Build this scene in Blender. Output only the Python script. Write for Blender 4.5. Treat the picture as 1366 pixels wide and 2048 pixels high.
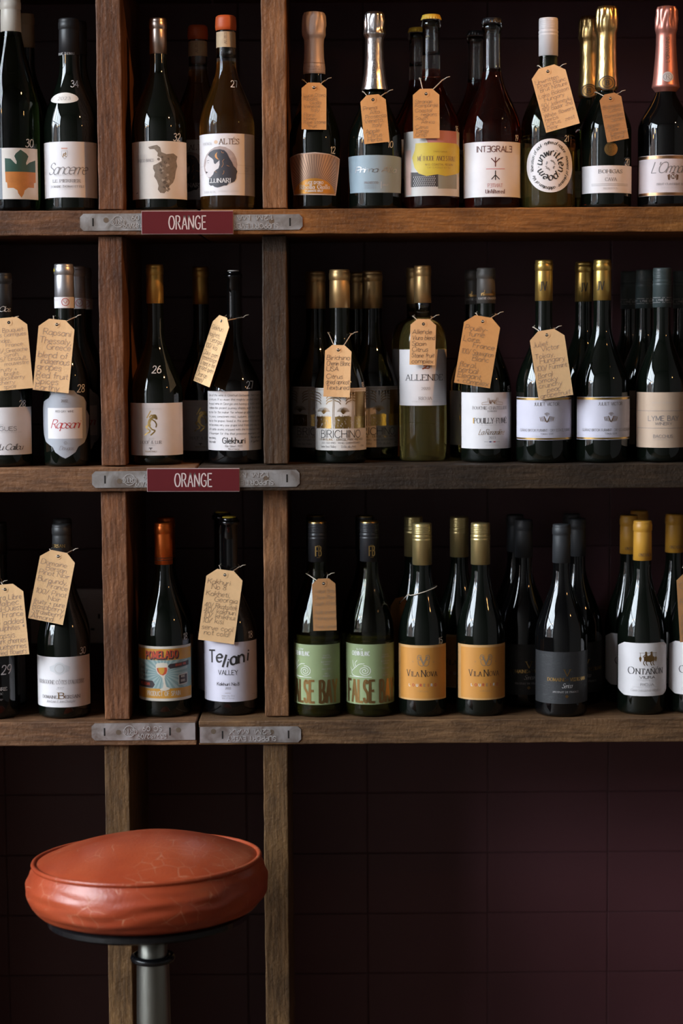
import bpy, bmesh, math, random
from mathutils import Matrix, Vector, noise
from mathutils.geometry import tessellate_polygon

for o in list(bpy.data.objects): bpy.data.objects.remove(o)
random.seed(7)
scene = bpy.context.scene
COL = scene.collection
R_ = math.radians

# ------------------------------------------------------------------ camera
F_PX = 70.0 / 24.0 * 1366.0
CAM = Vector((0.0, -3.0, 1.51))
CAM_ROT = (Matrix.Rotation(R_(90 - 5.15), 3, 'X') @ Matrix.Rotation(-0.0065, 3, 'Z'))
cd = bpy.data.cameras.new('camera'); cam = bpy.data.objects.new('camera', cd); COL.objects.link(cam)
cam.location = CAM; cam.rotation_euler = CAM_ROT.to_euler()
cd.sensor_fit = 'HORIZONTAL'; cd.sensor_width = 24.0; cd.lens = 70.0
cd.dof.use_dof = True; cd.dof.focus_distance = 2.97; cd.dof.aperture_fstop = 3.0
scene.camera = cam

# ------------------------------------------------------------------ world, daylight, exposure
w = bpy.data.worlds.new('overcast_sky'); scene.world = w; w.use_nodes = True
w.node_tree.nodes['Background'].inputs[0].default_value = (0.80, 0.90, 1.0, 1)
w.node_tree.nodes['Background'].inputs[1].default_value = 26.0

# the big shop window in the left wall lets the sky in: a light portal tells the renderer where
pl = bpy.data.lights.new('window_portal', 'AREA'); pl.shape = 'RECTANGLE'; pl.size = 4.3; pl.size_y = 4.2
pl.cycles.is_portal = True
po = bpy.data.objects.new('window_portal', pl); COL.objects.link(po); po.location = (-4.28, -2.75, 2.9); po.rotation_euler = (0, R_(-90), 0)

scene.view_settings.view_transform = 'Standard'
scene.view_settings.look = 'None'
scene.view_settings.exposure = 0.0
scene.view_settings.gamma = 1.0
scene.view_settings.use_curve_mapping = False
scene.cycles.use_denoising = True
scene.cycles.max_bounces = 10
scene.cycles.transmission_bounces = 10
scene.cycles.transparent_max_bounces = 10
scene.cycles.caustics_reflective = False
scene.cycles.caustics_refractive = False
scene.cycles.sample_clamp_indirect = 4.0

# ------------------------------------------------------------------ measuring: where a photograph pixel lies on a plane Y
def unproj(px, py, Y):
    d = CAM_ROT @ Vector(((px - 683.0) / F_PX, (1024.0 - py) / F_PX, -1.0))
    t = (Y - CAM.y) / d.y
    return CAM + d * t
SHELF_PX = {1: 417.0, 2: 931.0, 3: 1440.0}
SHELF_Z = {k: unproj(683, v, 0.0).z for k, v in SHELF_PX.items()}
BOARD_T = 0.0375
DEPTH = 0.30
WALL_Y = 0.318

# ------------------------------------------------------------------ materials
MATS = {}
def _nt(name):
    m = bpy.data.materials.new(name); m.use_nodes = True
    return m, m.node_tree, m.node_tree.nodes['Principled BSDF']
def mat(name, col, rough=0.5, metal=0.0, spec=0.5, trans=0.0, ior=1.45, emit=None, estr=0.0, coat=0.0):
    if name in MATS: return MATS[name]
    m, nt, b = _nt(name)
    b.inputs['Base Color'].default_value = (*col, 1)
    b.inputs['Roughness'].default_value = rough
    b.inputs['Metallic'].default_value = metal
    b.inputs['Specular IOR Level'].default_value = spec
    b.inputs['Transmission Weight'].default_value = trans
    b.inputs['IOR'].default_value = ior
    b.inputs['Coat Weight'].default_value = coat
    if emit:
        b.inputs['Emission Color'].default_value = (*emit, 1); b.inputs['Emission Strength'].default_value = estr
    MATS[name] = m; return m
def paper(name, col, rough=0.55, var=0.06, scale=60, bump=0.05):
    if name in MATS: return MATS[name]
    m, nt, b = _nt(name)
    tc = nt.nodes.new('ShaderNodeTexCoord'); n = nt.nodes.new('ShaderNodeTexNoise')
    n.inputs['Scale'].default_value = scale; n.inputs['Detail'].default_value = 6
    nt.links.new(tc.outputs['Object'], n.inputs['Vector'])
    mx = nt.nodes.new('ShaderNodeMixRGB'); mx.blend_type = 'MIX'
    mx.inputs[1].default_value = (*[c * (1 - var) for c in col], 1); mx.inputs[2].default_value = (*[min(1, c * (1 + var)) for c in col], 1)
    nt.links.new(n.outputs['Fac'], mx.inputs[0]); nt.links.new(mx.outputs[0], b.inputs['Base Color'])
    n2 = nt.nodes.new('ShaderNodeTexNoise'); n2.inputs['Scale'].default_value = 900
    nt.links.new(tc.outputs['Object'], n2.inputs['Vector'])
    bp = nt.nodes.new('ShaderNodeBump'); bp.inputs['Strength'].default_value = bump; bp.inputs['Distance'].default_value = 0.001
    nt.links.new(n2.outputs['Fac'], bp.inputs['Height']); nt.links.new(bp.outputs[0], b.inputs['Normal'])
    b.inputs['Roughness'].default_value = rough
    MATS[name] = m; return m
def foil_mat(name, col, rough=0.28, scale=130, strength=0.35, metal=1.0):
    if name in MATS: return MATS[name]
    m, nt, b = _nt(name)
    b.inputs['Base Color'].default_value = (*col, 1); b.inputs['Metallic'].default_value = metal; b.inputs['Roughness'].default_value = rough
    tc = nt.nodes.new('ShaderNodeTexCoord'); mp = nt.nodes.new('ShaderNodeMapping'); mp.inputs['Scale'].default_value = (1, 1, 0.35)
    n = nt.nodes.new('ShaderNodeTexNoise'); n.inputs['Scale'].default_value = scale; n.inputs['Detail'].default_value = 3
    nt.links.new(tc.outputs['Object'], mp.inputs[0]); nt.links.new(mp.outputs[0], n.inputs['Vector'])
    bp = nt.nodes.new('ShaderNodeBump'); bp.inputs['Strength'].default_value = strength; bp.inputs['Distance'].default_value = 0.002
    nt.links.new(n.outputs['Fac'], bp.inputs['Height']); nt.links.new(bp.outputs[0], b.inputs['Normal'])
    MATS[name] = m; return m
def wood(name, light, dark, axis, rough=0.6, seed=0.0):
    if name in MATS: return MATS[name]
    m, nt, b = _nt(name)
    tc = nt.nodes.new('ShaderNodeTexCoord'); mp = nt.nodes.new('ShaderNodeMapping')
    s = {'X': (5.0, 46, 46), 'Z': (46, 46, 5.0)}[axis]
    mp.inputs['Scale'].default_value = s; mp.inputs['Location'].default_value = (seed, seed * 1.7, seed * 0.6)
    nt.links.new(tc.outputs['Object'], mp.inputs[0])
    n1 = nt.nodes.new('ShaderNodeTexNoise'); n1.inputs['Scale'].default_value = 1.2; n1.inputs['Detail'].default_value = 8; n1.inputs['Roughness'].default_value = 0.65; n1.inputs['Distortion'].default_value = 0.6
    nt.links.new(mp.outputs[0], n1.inputs['Vector'])
    n2 = nt.nodes.new('ShaderNodeTexNoise'); n2.inputs['Scale'].default_value = 9; n2.inputs['Detail'].default_value = 5
    mp2 = nt.nodes.new('ShaderNodeMapping'); mp2.inputs['Location'].default_value = (seed * 3, seed, seed)
    nt.links.new(tc.outputs['Object'], mp2.inputs[0]); nt.links.new(mp2.outputs[0], n2.inputs['Vector'])
    r1 = nt.nodes.new('ShaderNodeValToRGB'); r1.color_ramp.elements[0].position = 0.27; r1.color_ramp.elements[1].position = 0.74
    r1.color_ramp.elements[0].color = (*dark, 1); r1.color_ramp.elements[1].color = (*light, 1)
    nt.links.new(n1.outputs['Fac'], r1.inputs[0])
    r2 = nt.nodes.new('ShaderNodeValToRGB'); r2.color_ramp.elements[0].position = 0.3; r2.color_ramp.elements[1].position = 0.75
    r2.color_ramp.elements[0].color = (0.40, 0.37, 0.35, 1); r2.color_ramp.elements[1].color = (1.22, 1.2, 1.16, 1)
    nt.links.new(n2.outputs['Fac'], r2.inputs[0])
    mx = nt.nodes.new('ShaderNodeMixRGB'); mx.blend_type = 'MULTIPLY'; mx.inputs[0].default_value = 0.85
    nt.links.new(r1.outputs[0], mx.inputs[1]); nt.links.new(r2.outputs[0], mx.inputs[2])
    n4 = nt.nodes.new('ShaderNodeTexNoise'); n4.inputs['Scale'].default_value = 5.5; n4.inputs['Detail'].default_value = 4; nt.links.new(mp.outputs[0], n4.inputs['Vector'])
    r4 = nt.nodes.new('ShaderNodeValToRGB'); r4.color_ramp.elements[0].position = 0.36; r4.color_ramp.elements[1].position = 0.62
    r4.color_ramp.elements[0].color = (0.62, 0.58, 0.55, 1); r4.color_ramp.elements[1].color = (1.12, 1.1, 1.08, 1)
    nt.links.new(n4.outputs['Fac'], r4.inputs[0])
    mx4 = nt.nodes.new('ShaderNodeMixRGB'); mx4.blend_type = 'MULTIPLY'; mx4.inputs[0].default_value = 0.9
    nt.links.new(mx.outputs[0], mx4.inputs[1]); nt.links.new(r4.outputs[0], mx4.inputs[2]); nt.links.new(mx4.outputs[0], b.inputs['Base Color'])
    n3 = nt.nodes.new('ShaderNodeTexNoise'); n3.inputs['Scale'].default_value = 4; n3.inputs['Detail'].default_value = 6
    nt.links.new(mp.outputs[0], n3.inputs['Vector'])
    n5 = nt.nodes.new('ShaderNodeTexNoise'); n5.inputs['Scale'].default_value = 170; n5.inputs['Detail'].default_value = 4; nt.links.new(tc.outputs['Object'], n5.inputs['Vector'])
    ad5 = nt.nodes.new('ShaderNodeMath'); ad5.operation = 'ADD'; nt.links.new(n3.outputs['Fac'], ad5.inputs[0]); nt.links.new(n5.outputs['Fac'], ad5.inputs[1])
    bp = nt.nodes.new('ShaderNodeBump'); bp.inputs['Strength'].default_value = 0.6; bp.inputs['Distance'].default_value = 0.002
    nt.links.new(ad5.outputs[0], bp.inputs['Height']); nt.links.new(bp.outputs[0], b.inputs['Normal'])
    b.inputs['Roughness'].default_value = rough; b.inputs['Specular IOR Level'].default_value = 0.35
    MATS[name] = m; return m

# ------------------------------------------------------------------ object helpers
def tag(o, label=None, cat=None, group=None, kind=None):
    if label: o['label'] = label
    if cat: o['category'] = cat
    if group: o['group'] = group
    if kind: o['kind'] = kind
    return o
def empty(name, loc=(0, 0, 0), rot=(0, 0, 0)):
    o = bpy.data.objects.new(name, None); COL.objects.link(o); o.empty_display_size = 0.02
    o.location = loc; o.rotation_euler = rot; return o
def link(name, me, parent=None, loc=None, rot=None):
    o = bpy.data.objects.new(name, me); COL.objects.link(o); o.parent = parent
    if loc is not None: o.location = loc
    if rot is not None: o.rotation_euler = rot
    return o
def mesh_of(name, verts, faces, mats, mi=None, smooth=False):
    me = bpy.data.meshes.new(name); me.from_pydata(verts, [], faces)
    for m in mats: me.materials.append(m)
    if mi:
        for p, i in zip(me.polygons, mi): p.material_index = i
    if smooth:
        for p in me.polygons: p.use_smooth = True
    me.update(); return me
def bm_mesh(name, bm, mats, smooth=False):
    me = bpy.data.meshes.new(name); bm.to_mesh(me); bm.free()
    for m in mats: me.materials.append(m)
    if smooth:
        for p in me.polygons: p.use_smooth = True
    return me
def box_bm(x0, x1, y0, y1, z0, z1, bev=0.0, bm=None, segs=2):
    b = bmesh.new()
    bmesh.ops.create_cube(b, size=1)
    for v in b.verts:
        v.co = ((x0 + x1) / 2 + v.co.x * (x1 - x0), (y0 + y1) / 2 + v.co.y * (y1 - y0), (z0 + z1) / 2 + v.co.z * (z1 - z0))
    if bev: bmesh.ops.bevel(b, geom=b.edges[:], offset=bev, segments=segs, affect='EDGES', profile=0.5)
    if bm is None: return b
    me = bpy.data.meshes.new('t'); b.to_mesh(me); b.free(); bm.from_mesh(me); bpy.data.meshes.remove(me)
    return bm
def lathe(profile, segs=48, close=False, flip=False):
    """profile: list of (r, z) bottom to top; r==0 makes a pole"""
    verts, faces, rows = [], [], []
    for r, z in profile:
        if r <= 1e-7:
            rows.append([len(verts)]); verts.append((0, 0, z))
        else:
            rows.append(list(range(len(verts), len(verts) + segs)))
            for k in range(segs):
                a = 2 * math.pi * k / segs
                verts.append((r * math.sin(a), -r * math.cos(a), z))
    for a, b in zip(rows[:-1], rows[1:]):
        for k in range(segs):
            k2 = (k + 1) % segs
            if len(a) == 1 and len(b) == 1: continue
            if len(a) == 1: f = (a[0], b[k2], b[k])
            elif len(b) == 1: f = (a[k], a[k2], b[0])
            else: f = (a[k], a[k2], b[k2], b[k])
            faces.append(f[::-1] if flip else f)
    return verts, faces
def tube(path, r, n=6, closed=False):
    verts, faces = [], []
    P = [Vector(p) for p in path]; L = len(P)
    for i, p in enumerate(P):
        a = P[(i - 1) % L] if (closed or i > 0) else p
        b = P[(i + 1) % L] if (closed or i < L - 1) else p
        t = (b - a).normalized() if (b - a).length > 1e-9 else Vector((0, 0, 1))
        up = Vector((0, 0, 1)) if abs(t.z) < 0.9 else Vector((0, 1, 0))
        s = t.cross(up).normalized(); q = s.cross(t)
        for k in range(n):
            an = 2 * math.pi * k / n
            verts.append(tuple(p + r * (math.cos(an) * s + math.sin(an) * q)))
    for i in range(L if closed else L - 1):
        j = (i + 1) % L
        for k in range(n):
            k2 = (k + 1) % n
            faces.append((i * n + k, i * n + k2, j * n + k2, j * n + k))
    if not closed:
        faces.append(tuple(range(n))[::-1]); faces.append(tuple((L - 1) * n + k for k in range(n)))
    return verts, faces
def catmull(pts, sub=5, closed=False):
    out = []; n = len(pts)
    P = [Vector(p) for p in pts]
    rng = n if closed else n - 1
    for i in range(rng):
        p1, p2 = P[i], P[(i + 1) % n]
        p0 = P[(i - 1) % n] if (closed or i > 0) else p1 + (p1 - p2)
        p3 = P[(i + 2) % n] if (closed or i < n - 2) else p2 + (p2 - p1)
        for k in range(sub):
            t = k / sub
            out.append(0.5 * ((2 * p1) + (p2 - p0) * t + (2 * p0 - 5 * p1 + 4 * p2 - p3) * t * t + (3 * p1 - p0 - 3 * p2 + p3) * t ** 3))
    if not closed: out.append(P[-1])
    return out

# ------------------------------------------------------------------ a stroke alphabet (cap height 1), '~' marks a curved stroke
G = {}
def _g(ch, adv, s):
    st = []
    for part in s.split(';'):
        cur = part.startswith('~'); part = part.lstrip('~')
        if not part: continue
        st.append((cur, [tuple(float(c) for c in q.split(',')) for q in part.split()]))
    G[ch] = (adv, st)
for ch, adv, s in [
 ('A', .72, '0,0 .36,1;.36,1 .72,0;.13,.34 .59,.34'),
 ('B', .58, '0,0 0,1;~0,1 .3,1 .48,.92 .5,.75 .42,.6 .2,.54 0,.54;~0,.54 .3,.54 .52,.46 .58,.27 .5,.07 .3,0 0,0'),
 ('C', .72, '~.7,.8 .58,.95 .4,1 .15,.88 .01,.5 .13,.13 .4,0 .6,.06 .72,.22'),
 ('D', .68, '0,0 0,1;~0,1 .3,1 .55,.88 .68,.5 .55,.12 .3,0 0,0'),
 ('E', .54, '0,0 0,1;0,1 .52,1;0,.53 .42,.53;0,0 .54,0'),
 ('F', .52, '0,0 0,1;0,1 .52,1;0,.53 .42,.53'),
 ('G', .76, '~.7,.8 .58,.95 .4,1 .15,.88 .01,.5 .13,.13 .4,0 .62,.06 .73,.2;.73,.2 .73,.45;.46,.45 .74,.45'),
 ('H', .68, '0,0 0,1;.68,0 .68,1;0,.53 .68,.53'),
 ('I', .06, '.03,0 .03,1'),
 ('J', .4, '~.36,1 .36,.5 .35,.2 .22,0 .02,.05'),
 ('K', .64, '0,0 0,1;.6,1 0,.42;.2,.6 .64,0'),
 ('L', .52, '0,0 0,1;0,0 .52,0'),
 ('M', .84, '0,0 .05,1;.05,1 .42,.1;.42,.1 .79,1;.79,1 .84,0'),
 ('N', .7, '0,0 0,1;0,1 .7,0;.7,0 .7,1'),
 ('O', .8, '~.4,1 .15,.9 0,.5 .15,.1 .4,0 .65,.1 .8,.5 .65,.9 .4,1'),
 ('P', .56, '0,0 0,1;~0,1 .3,1 .5,.92 .55,.73 .48,.54 .28,.46 0,.46'),
 ('Q', .8, '~.4,1 .15,.9 0,.5 .15,.1 .4,0 .65,.1 .8,.5 .65,.9 .4,1;.5,.2 .82,-.12'),
 ('R', .62, '0,0 0,1;~0,1 .3,1 .5,.92 .54,.75 .46,.57 .26,.5 0,.5;.26,.5 .62,0'),
 ('S', .54, '~.5,.84 .38,.98 .2,.99 .05,.86 .06,.66 .25,.54 .45,.42 .53,.24 .44,.05 .25,0 .08,.05 0,.2'),
 ('T', .64, '.32,0 .32,1;0,1 .64,1'),
 ('U', .66, '~0,1 0,.5 .02,.2 .15,.02 .33,0 .51,.02 .64,.2 .66,.5 .66,1'),
 ('V', .7, '0,1 .35,0;.35,0 .7,1'),
 ('W', 1.0, '0,1 .26,0;.26,0 .5,.95;.5,.95 .74,0;.74,0 1,1'),
 ('X', .66, '0,0 .64,1;.02,1 .66,0'),
 ('Y', .66, '0,1 .33,.48;.66,1 .33,.48;.33,.48 .33,0'),
 ('Z', .6, '.02,1 .58,1;.58,1 0,0;0,0 .6,0'),
 ('a', .5, '~.46,.5 .3,.62 .1,.54 0,.3 .08,.05 .25,0 .4,.1 .46,.3;~.46,.62 .46,.2 .5,0'),
 ('b', .5, '0,1 0,0;~0,.3 .08,.55 .25,.62 .44,.5 .5,.3 .42,.06 .24,0 .06,.08 0,.25'),
 ('c', .44, '~.44,.5 .28,.62 .1,.54 0,.3 .1,.06 .28,0 .44,.12'),
 ('d', .5, '~.46,.45 .3,.62 .1,.54 0,.3 .08,.05 .25,0 .42,.12 .46,.3;.47,1 .47,0'),
 ('e', .48, '~.02,.32 .3,.34 .47,.38 .4,.57 .22,.62 .04,.48 0,.28 .1,.05 .28,0 .46,.12'),
 ('f', .32, '~.36,.92 .25,1 .15,.9 .14,.6 .14,0;0,.6 .32,.6'),
 ('g', .5, '~.46,.5 .3,.62 .1,.54 0,.32 .08,.07 .25,.02 .42,.14 .46,.3;~.47,.62 .47,.1 .44,-.2 .25,-.32 .05,-.24'),
 ('h', .48, '0,1 0,0;~0,.35 .12,.56 .28,.62 .43,.52 .46,.3 .46,0'),
 ('i', .1, '.05,.6 .05,0;.05,.8 .05,.86'),
 ('j', .2, '~.15,.6 .15,.1 .12,-.2 0,-.3;.15,.8 .15,.86'),
 ('k', .46, '0,1 0,0;.42,.6 .02,.26;.14,.36 .46,0'),
 ('l', .1, '.05,1 .05,0'),
 ('m', .76, '0,.6 0,0;~0,.38 .1,.57 .22,.62 .34,.52 .37,.3 .37,0;~.37,.38 .48,.57 .6,.62 .72,.52 .74,.3 .75,0'),
 ('n', .46, '0,.6 0,0;~0,.35 .12,.56 .26,.62 .41,.52 .45,.3 .45,0'),
 ('o', .52, '~.26,.62 .1,.55 0,.31 .1,.06 .26,0 .42,.06 .52,.31 .42,.55 .26,.62'),
 ('p', .5, '0,.6 0,-.32;~0,.3 .08,.55 .25,.62 .44,.52 .5,.32 .42,.06 .24,0 .06,.08 0,.22'),
 ('q', .5, '~.46,.5 .3,.62 .1,.54 0,.32 .08,.05 .25,0 .42,.12 .46,.3;.47,.6 .47,-.32'),
 ('r', .34, '0,.6 0,0;~0,.34 .1,.54 .22,.61 .34,.56'),
 ('s', .4, '~.38,.52 .25,.62 .1,.6 .03,.46 .15,.34 .32,.26 .38,.12 .25,0 .1,.01 0,.12'),
 ('t', .32, '~.14,.88 .14,.3 .16,.05 .28,0 .34,.05;0,.6 .3,.6'),
 ('u', .48, '~0,.6 0,.25 .08,.03 .22,0 .38,.1 .45,.3;.45,.6 .46,0'),
 ('v', .46, '0,.6 .23,0;.23,0 .46,.6'),
 ('w', .68, '0,.6 .17,0;.17,0 .34,.55;.34,.55 .51,0;.51,0 .68,.6'),
 ('x', .44, '0,.6 .44,0;.44,.6 0,0'),
 ('y', .46, '0,.6 .23,.02;~.46,.6 .23,.02 .12,-.25 0,-.3'),
 ('z', .42, '.02,.6 .4,.6;.4,.6 0,0;0,0 .42,0'),
 ('0', .56, '~.28,1 .1,.9 0,.5 .1,.1 .28,0 .46,.1 .56,.5 .46,.9 .28,1'),
 ('1', .26, '.04,.8 .2,1;.2,1 .2,0'),
 ('2', .54, '~.04,.76 .12,.95 .28,1 .46,.92 .5,.72 .35,.4 .02,0;.02,0 .54,0'),
 ('3', .5, '~.04,.88 .22,1 .42,.92 .44,.7 .22,.54;~.22,.54 .46,.46 .5,.24 .36,.03 .16,0 0,.14'),
 ('4', .56, '.4,0 .4,1;.4,1 0,.3;0,.3 .56,.3'),
 ('5', .5, '.46,1 .1,1;.1,1 .06,.56;~.06,.56 .25,.62 .46,.52 .5,.3 .4,.06 .2,0 .02,.1'),
 ('6', .54, '~.46,.98 .25,.9 .08,.6 .02,.3 .12,.05 .3,0 .48,.1 .52,.32 .42,.54 .26,.58 .08,.45'),
 ('7', .5, '0,1 .5,1;.5,1 .16,0'),
 ('8', .52, '~.26,1 .08,.92 .06,.72 .26,.54 .48,.36 .5,.12 .26,0 .03,.12 .05,.36 .26,.54 .46,.72 .44,.92 .26,1'),
 ('9', .52, '~.48,.6 .3,.42 .1,.5 .02,.72 .12,.94 .3,1 .46,.9 .5,.66 .42,.3 .2,0'),
 ('.', .08, '.04,0 .04,.08'), (',', .1, '.07,.08 .03,-.14'), ("'", .1, '.05,1 .05,.76'), ('-', .36, '.04,.4 .32,.4'),
 ('/', .4, '0,-.05 .4,1.05'), ('%', .5, '0,0 .1,.9;~.3,.3 .4,.35 .44,.2 .35,.05 .28,.15 .3,.3'), ('!', .1, '.05,1 .05,.3;.05,.08 .05,0'),
 ('+', .44, '.04,.35 .4,.35;.22,.55 .22,.12'), ('*', .4, '.05,.7 .35,.4;.35,.7 .05,.4;.2,.75 .2,.35'), (':', .1, '.05,.5 .05,.56;.05,.02 .05,.08'),
 ('\u00b7', .2, '.06,.42 .14,.42'), ('|', .1, '.05,1.1 .05,-.2'),
 ('&', .72, '~.7,.4 .5,.08 .25,0 .05,.15 .1,.4 .35,.6 .45,.82 .32,1 .18,.85 .25,.6 .7,0'),
 ('\u018e', .54, '.54,0 .54,1;.54,1 .02,1;.54,.53 .12,.53;.54,0 0,0'),
 ('\u0418', .7, '0,0 0,1;0,0 .7,1;.7,0 .7,1'),
 (' ', .3, '')]:
    _g(ch, adv, s)
def _acc(new, base, extra):
    adv, st = G[base]; ex = []
    for part in extra.split(';'):
        cur = part.startswith('~'); ex.append((cur, [tuple(float(c) for c in q.split(',')) for q in part.lstrip('~').split()]))
    G[new] = (adv, st + ex)
_acc('\u00c9', 'E', '.2,1.12 .36,1.3'); _acc('\u00d3', 'O', '.36,1.12 .52,1.3'); _acc('\u00d1', 'N', '~.15,1.14 .28,1.24 .42,1.16 .55,1.26')
_acc('\u00d4', 'O', '.25,1.1 .4,1.26;.4,1.26 .55,1.1'); _acc('\u00e9', 'e', '.2,.76 .34,.92'); _acc('\u00e8', 'e', '.3,.76 .16,.92'); _acc('\u00c1', 'A', '.34,1.12 .5,1.3')
_acc('\u00ca', 'E', '.14,1.1 .27,1.26;.27,1.26 .4,1.1')

STY = {  # thick, thin, serif, slant, gap, jitter, pen angle
 'sans': (.115, .115, 0, 0, .16, 0, 0), 'light': (.07, .07, 0, 0, .16, 0, 0), 'bold': (.2, .2, 0, 0, .18, 0, 0), 'heavy': (.26, .24, 0, 0, .27, 0, 0),
 'serif': (.13, .035, .14, 0, .22, 0, 15), 'serifb': (.19, .06, .15, 0, .24, 0, 15), 'deco': (.15, .03, 0, 0, .2, 0, 5),
 'script': (.085, .03, 0, .38, .02, 0, 35), 'hand': (.075, .075, 0, .1, .12, .05, 0), 'marker': (.11, .11, 0, .12, .14, .03, 0), 'brush': (.17, .1, 0, .06, .16, .04, 40),
 'gothic': (.2, .05, 0, .12, .1, 0, 40)}

class Sheet:
    """flat artwork in photograph pixels around (cx, cy); every piece carries a material and a layer"""
    def __init__(s, cx=0.0, cy=0.0, R=None):
        s.cx, s.cy, s.R = cx, cy, R
        s.v, s.f, s.m, s.mats = [], [], [], []
        s.polys = []
        s.rng = random.Random(3)
    def mi(s, m):
        if m not in s.mats: s.mats.append(m)
        return s.mats.index(m)
    def ax(s, x):
        x -= s.cx
        if s.R is None: return x
        q = max(-0.985, min(0.985, x / s.R)); return s.R * math.asin(q)
    def ribbon(s, pts, widths, m, layer):
        b = len(s.v); n = len(pts); k = s.mi(m)
        for i in range(n):
            p = pts[i]; a = pts[max(0, i - 1)]; c = pts[min(n - 1, i + 1)]
            dx, dy = c[0] - a[0], c[1] - a[1]; L = math.hypot(dx, dy) or 1
            nx, ny = -dy / L, dx / L; h = widths[i] / 2
            s.v.append((p[0] + nx * h, p[1] + ny * h, layer)); s.v.append((p[0] - nx * h, p[1] - ny * h, layer))
        for i in range(n - 1):
            s.f.append((b + 2 * i, b + 2 * i + 1, b + 2 * i + 3, b + 2 * i + 2)); s.m.append(k)
    def line(s, pts, wd, m, layer=2, curve=False, close=False):
        q = [(s.ax(x), s.cy - y) for x, y in pts]
        if close: q.append(q[0])
        if curve: q = [(p.x, p.y) for p in catmull([(a, b, 0) for a, b in q], 4)]
        else:
            out = [q[0]]
            for a, b in zip(q[:-1], q[1:]):
                k = max(1, int(abs(b[0] - a[0]) / 5))
                for i in range(1, k + 1): out.append((a[0] + (b[0] - a[0]) * i / k, a[1] + (b[1] - a[1]) * i / k))
            q = out
        s.ribbon(q, [wd] * len(q), m, layer)
    def poly(s, pts, m, layer=1, curve=False):
        q = [(s.ax(x), s.cy - y) for x, y in pts]
        if curve: q = [(p.x, p.y) for p in catmull([(a, b, 0) for a, b in q], 3, True)]
        s.polys.append((q, s.mi(m), layer))
    def rect(s, x0, y0, x1, y1, m, layer=1): s.poly([(x0, y0), (x1, y0), (x1, y1), (x0, y1)], m, layer)
    def disc(s, x, y, r, m, layer=1, ry=None, n=20):
        s.poly([(x + r * math.cos(2 * math.pi * k / n), y + (ry or r) * math.sin(2 * math.pi * k / n)) for k in range(n)], m, layer)
    def ring(s, x, y, r, wd, m, layer=2, ry=None, n=24):
        s.line([(x + r * math.cos(2 * math.pi * k / n), y + (ry or r) * math.sin(2 * math.pi * k / n)) for k in range(n)], wd, m, layer, close=True)
    def text(s, t, x, y, h, m, style='sans', w=None, layer=3, rot=0.0, align='c', weight=1.0, xf=None, slope=0.0):
        T, tn, ser, sl, gap, jit, pen = STY[style]; T *= weight; tn *= weight
        sub = 2 if h < 5 else (3 if h < 12 else 5)
        adv = [(G.get(c, G[' '])[0]) for c in t]
        tot = sum(adv) + gap * (len(t) - 1)
        sx = (w / (tot * h)) if w else 1.0
        kw = min(1.0, sx) ** 0.8; T *= kw; tn *= kw
        ca, sa = math.cos(R_(rot)), math.sin(R_(rot))
        pen = R_(pen)
        cur = {'c': -tot / 2, 'l': 0.0, 'r': -tot}[align]
        for c, a in zip(t, adv):
            jy = s.rng.uniform(-jit, jit); js = 1 + s.rng.uniform(-jit, jit)
            strokes = []
            for curve, pts in G.get(c, G[' '])[1]:
                pp = [Vector((px_, py_, 0)) for px_, py_ in pts]
                if curve: pp = catmull(pp, sub)
                strokes.append((curve, [(p.x, p.y) for p in pp]))
            if ser:
                ex = []
                for curve, pp in strokes:
                    for e, nb in ((pp[0], pp[1]), (pp[-1], pp[-2])):
                        d = (e[0] - nb[0], e[1] - nb[1])
                        if not curve and abs(d[1]) > abs(d[0]) * 0.8 and (abs(e[1]) < .02 or abs(e[1] - 1) < .02 or abs(e[1] - .6) < .02):
                            if (c in 'AVWMNvw' and ((c in 'A' and e[1] > .5) or (c in 'VWvw' and e[1] < .1))): continue
                            if c in '\u00c1': continue
                            ex.append((False, [(e[0] - ser, e[1]), (e[0] + ser, e[1])]))
                        elif not curve and abs(d[1]) < 0.05 and abs(d[0]) > .2 and c in 'EFLTZ\u00c9\u018e' and 0 < abs(e[0]) :
                            if e[1] > .9: ex.append((False, [(e[0], e[1]), (e[0], e[1] - .2)]))
                            elif e[1] < .1: ex.append((False, [(e[0], e[1]), (e[0], e[1] + .2)]))
                        elif curve and c in 'CGS' and e is pp[0]: ex.append((False, [(e[0], e[1] - .06), (e[0], e[1] + .14)]))
                strokes += ex
            for curve, pp in strokes:
                if len(pp) == 2 and h * sx > 9 and s.R: pp = [pp[0], ((pp[0][0] + pp[1][0]) / 2, (pp[0][1] + pp[1][1]) / 2), pp[1]]
                q, wd = [], []
                for i, (gx, gy) in enumerate(pp):
                    a_ = pp[max(0, i - 1)]; b_ = pp[min(len(pp) - 1, i + 1)]
                    th = math.atan2(b_[1] - a_[1], (b_[0] - a_[0]) * sx)
                    wd.append((tn + (T - tn) * abs(math.sin(th - pen))) * h)
                    lx = ((cur + gx * js) * sx + (gy * js + jy) * sl) * h; ly = (gy * js + jy - 0.5) * h + slope * lx
                    if xf: q.append(xf(lx, ly))
                    else: q.append((s.ax(x) + lx * ca - ly * sa, s.cy - y + lx * sa + ly * ca))
                if not curve and len(q) >= 2 and not xf:   # square the ends off
                    e0, e1 = q[0], q[-1]; L = math.hypot(e1[0] - e0[0], e1[1] - e0[1]) or 1
                    k = 0.35 * tn * h / L
                    q[0] = (e0[0] - (e1[0] - e0[0]) * k, e0[1] - (e1[1] - e0[1]) * k); q[-1] = (e1[0] + (e1[0] - e0[0]) * k, e1[1] + (e1[1] - e0[1]) * k)
                s.ribbon(q, wd, m, layer)
            cur += a + gap
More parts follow.
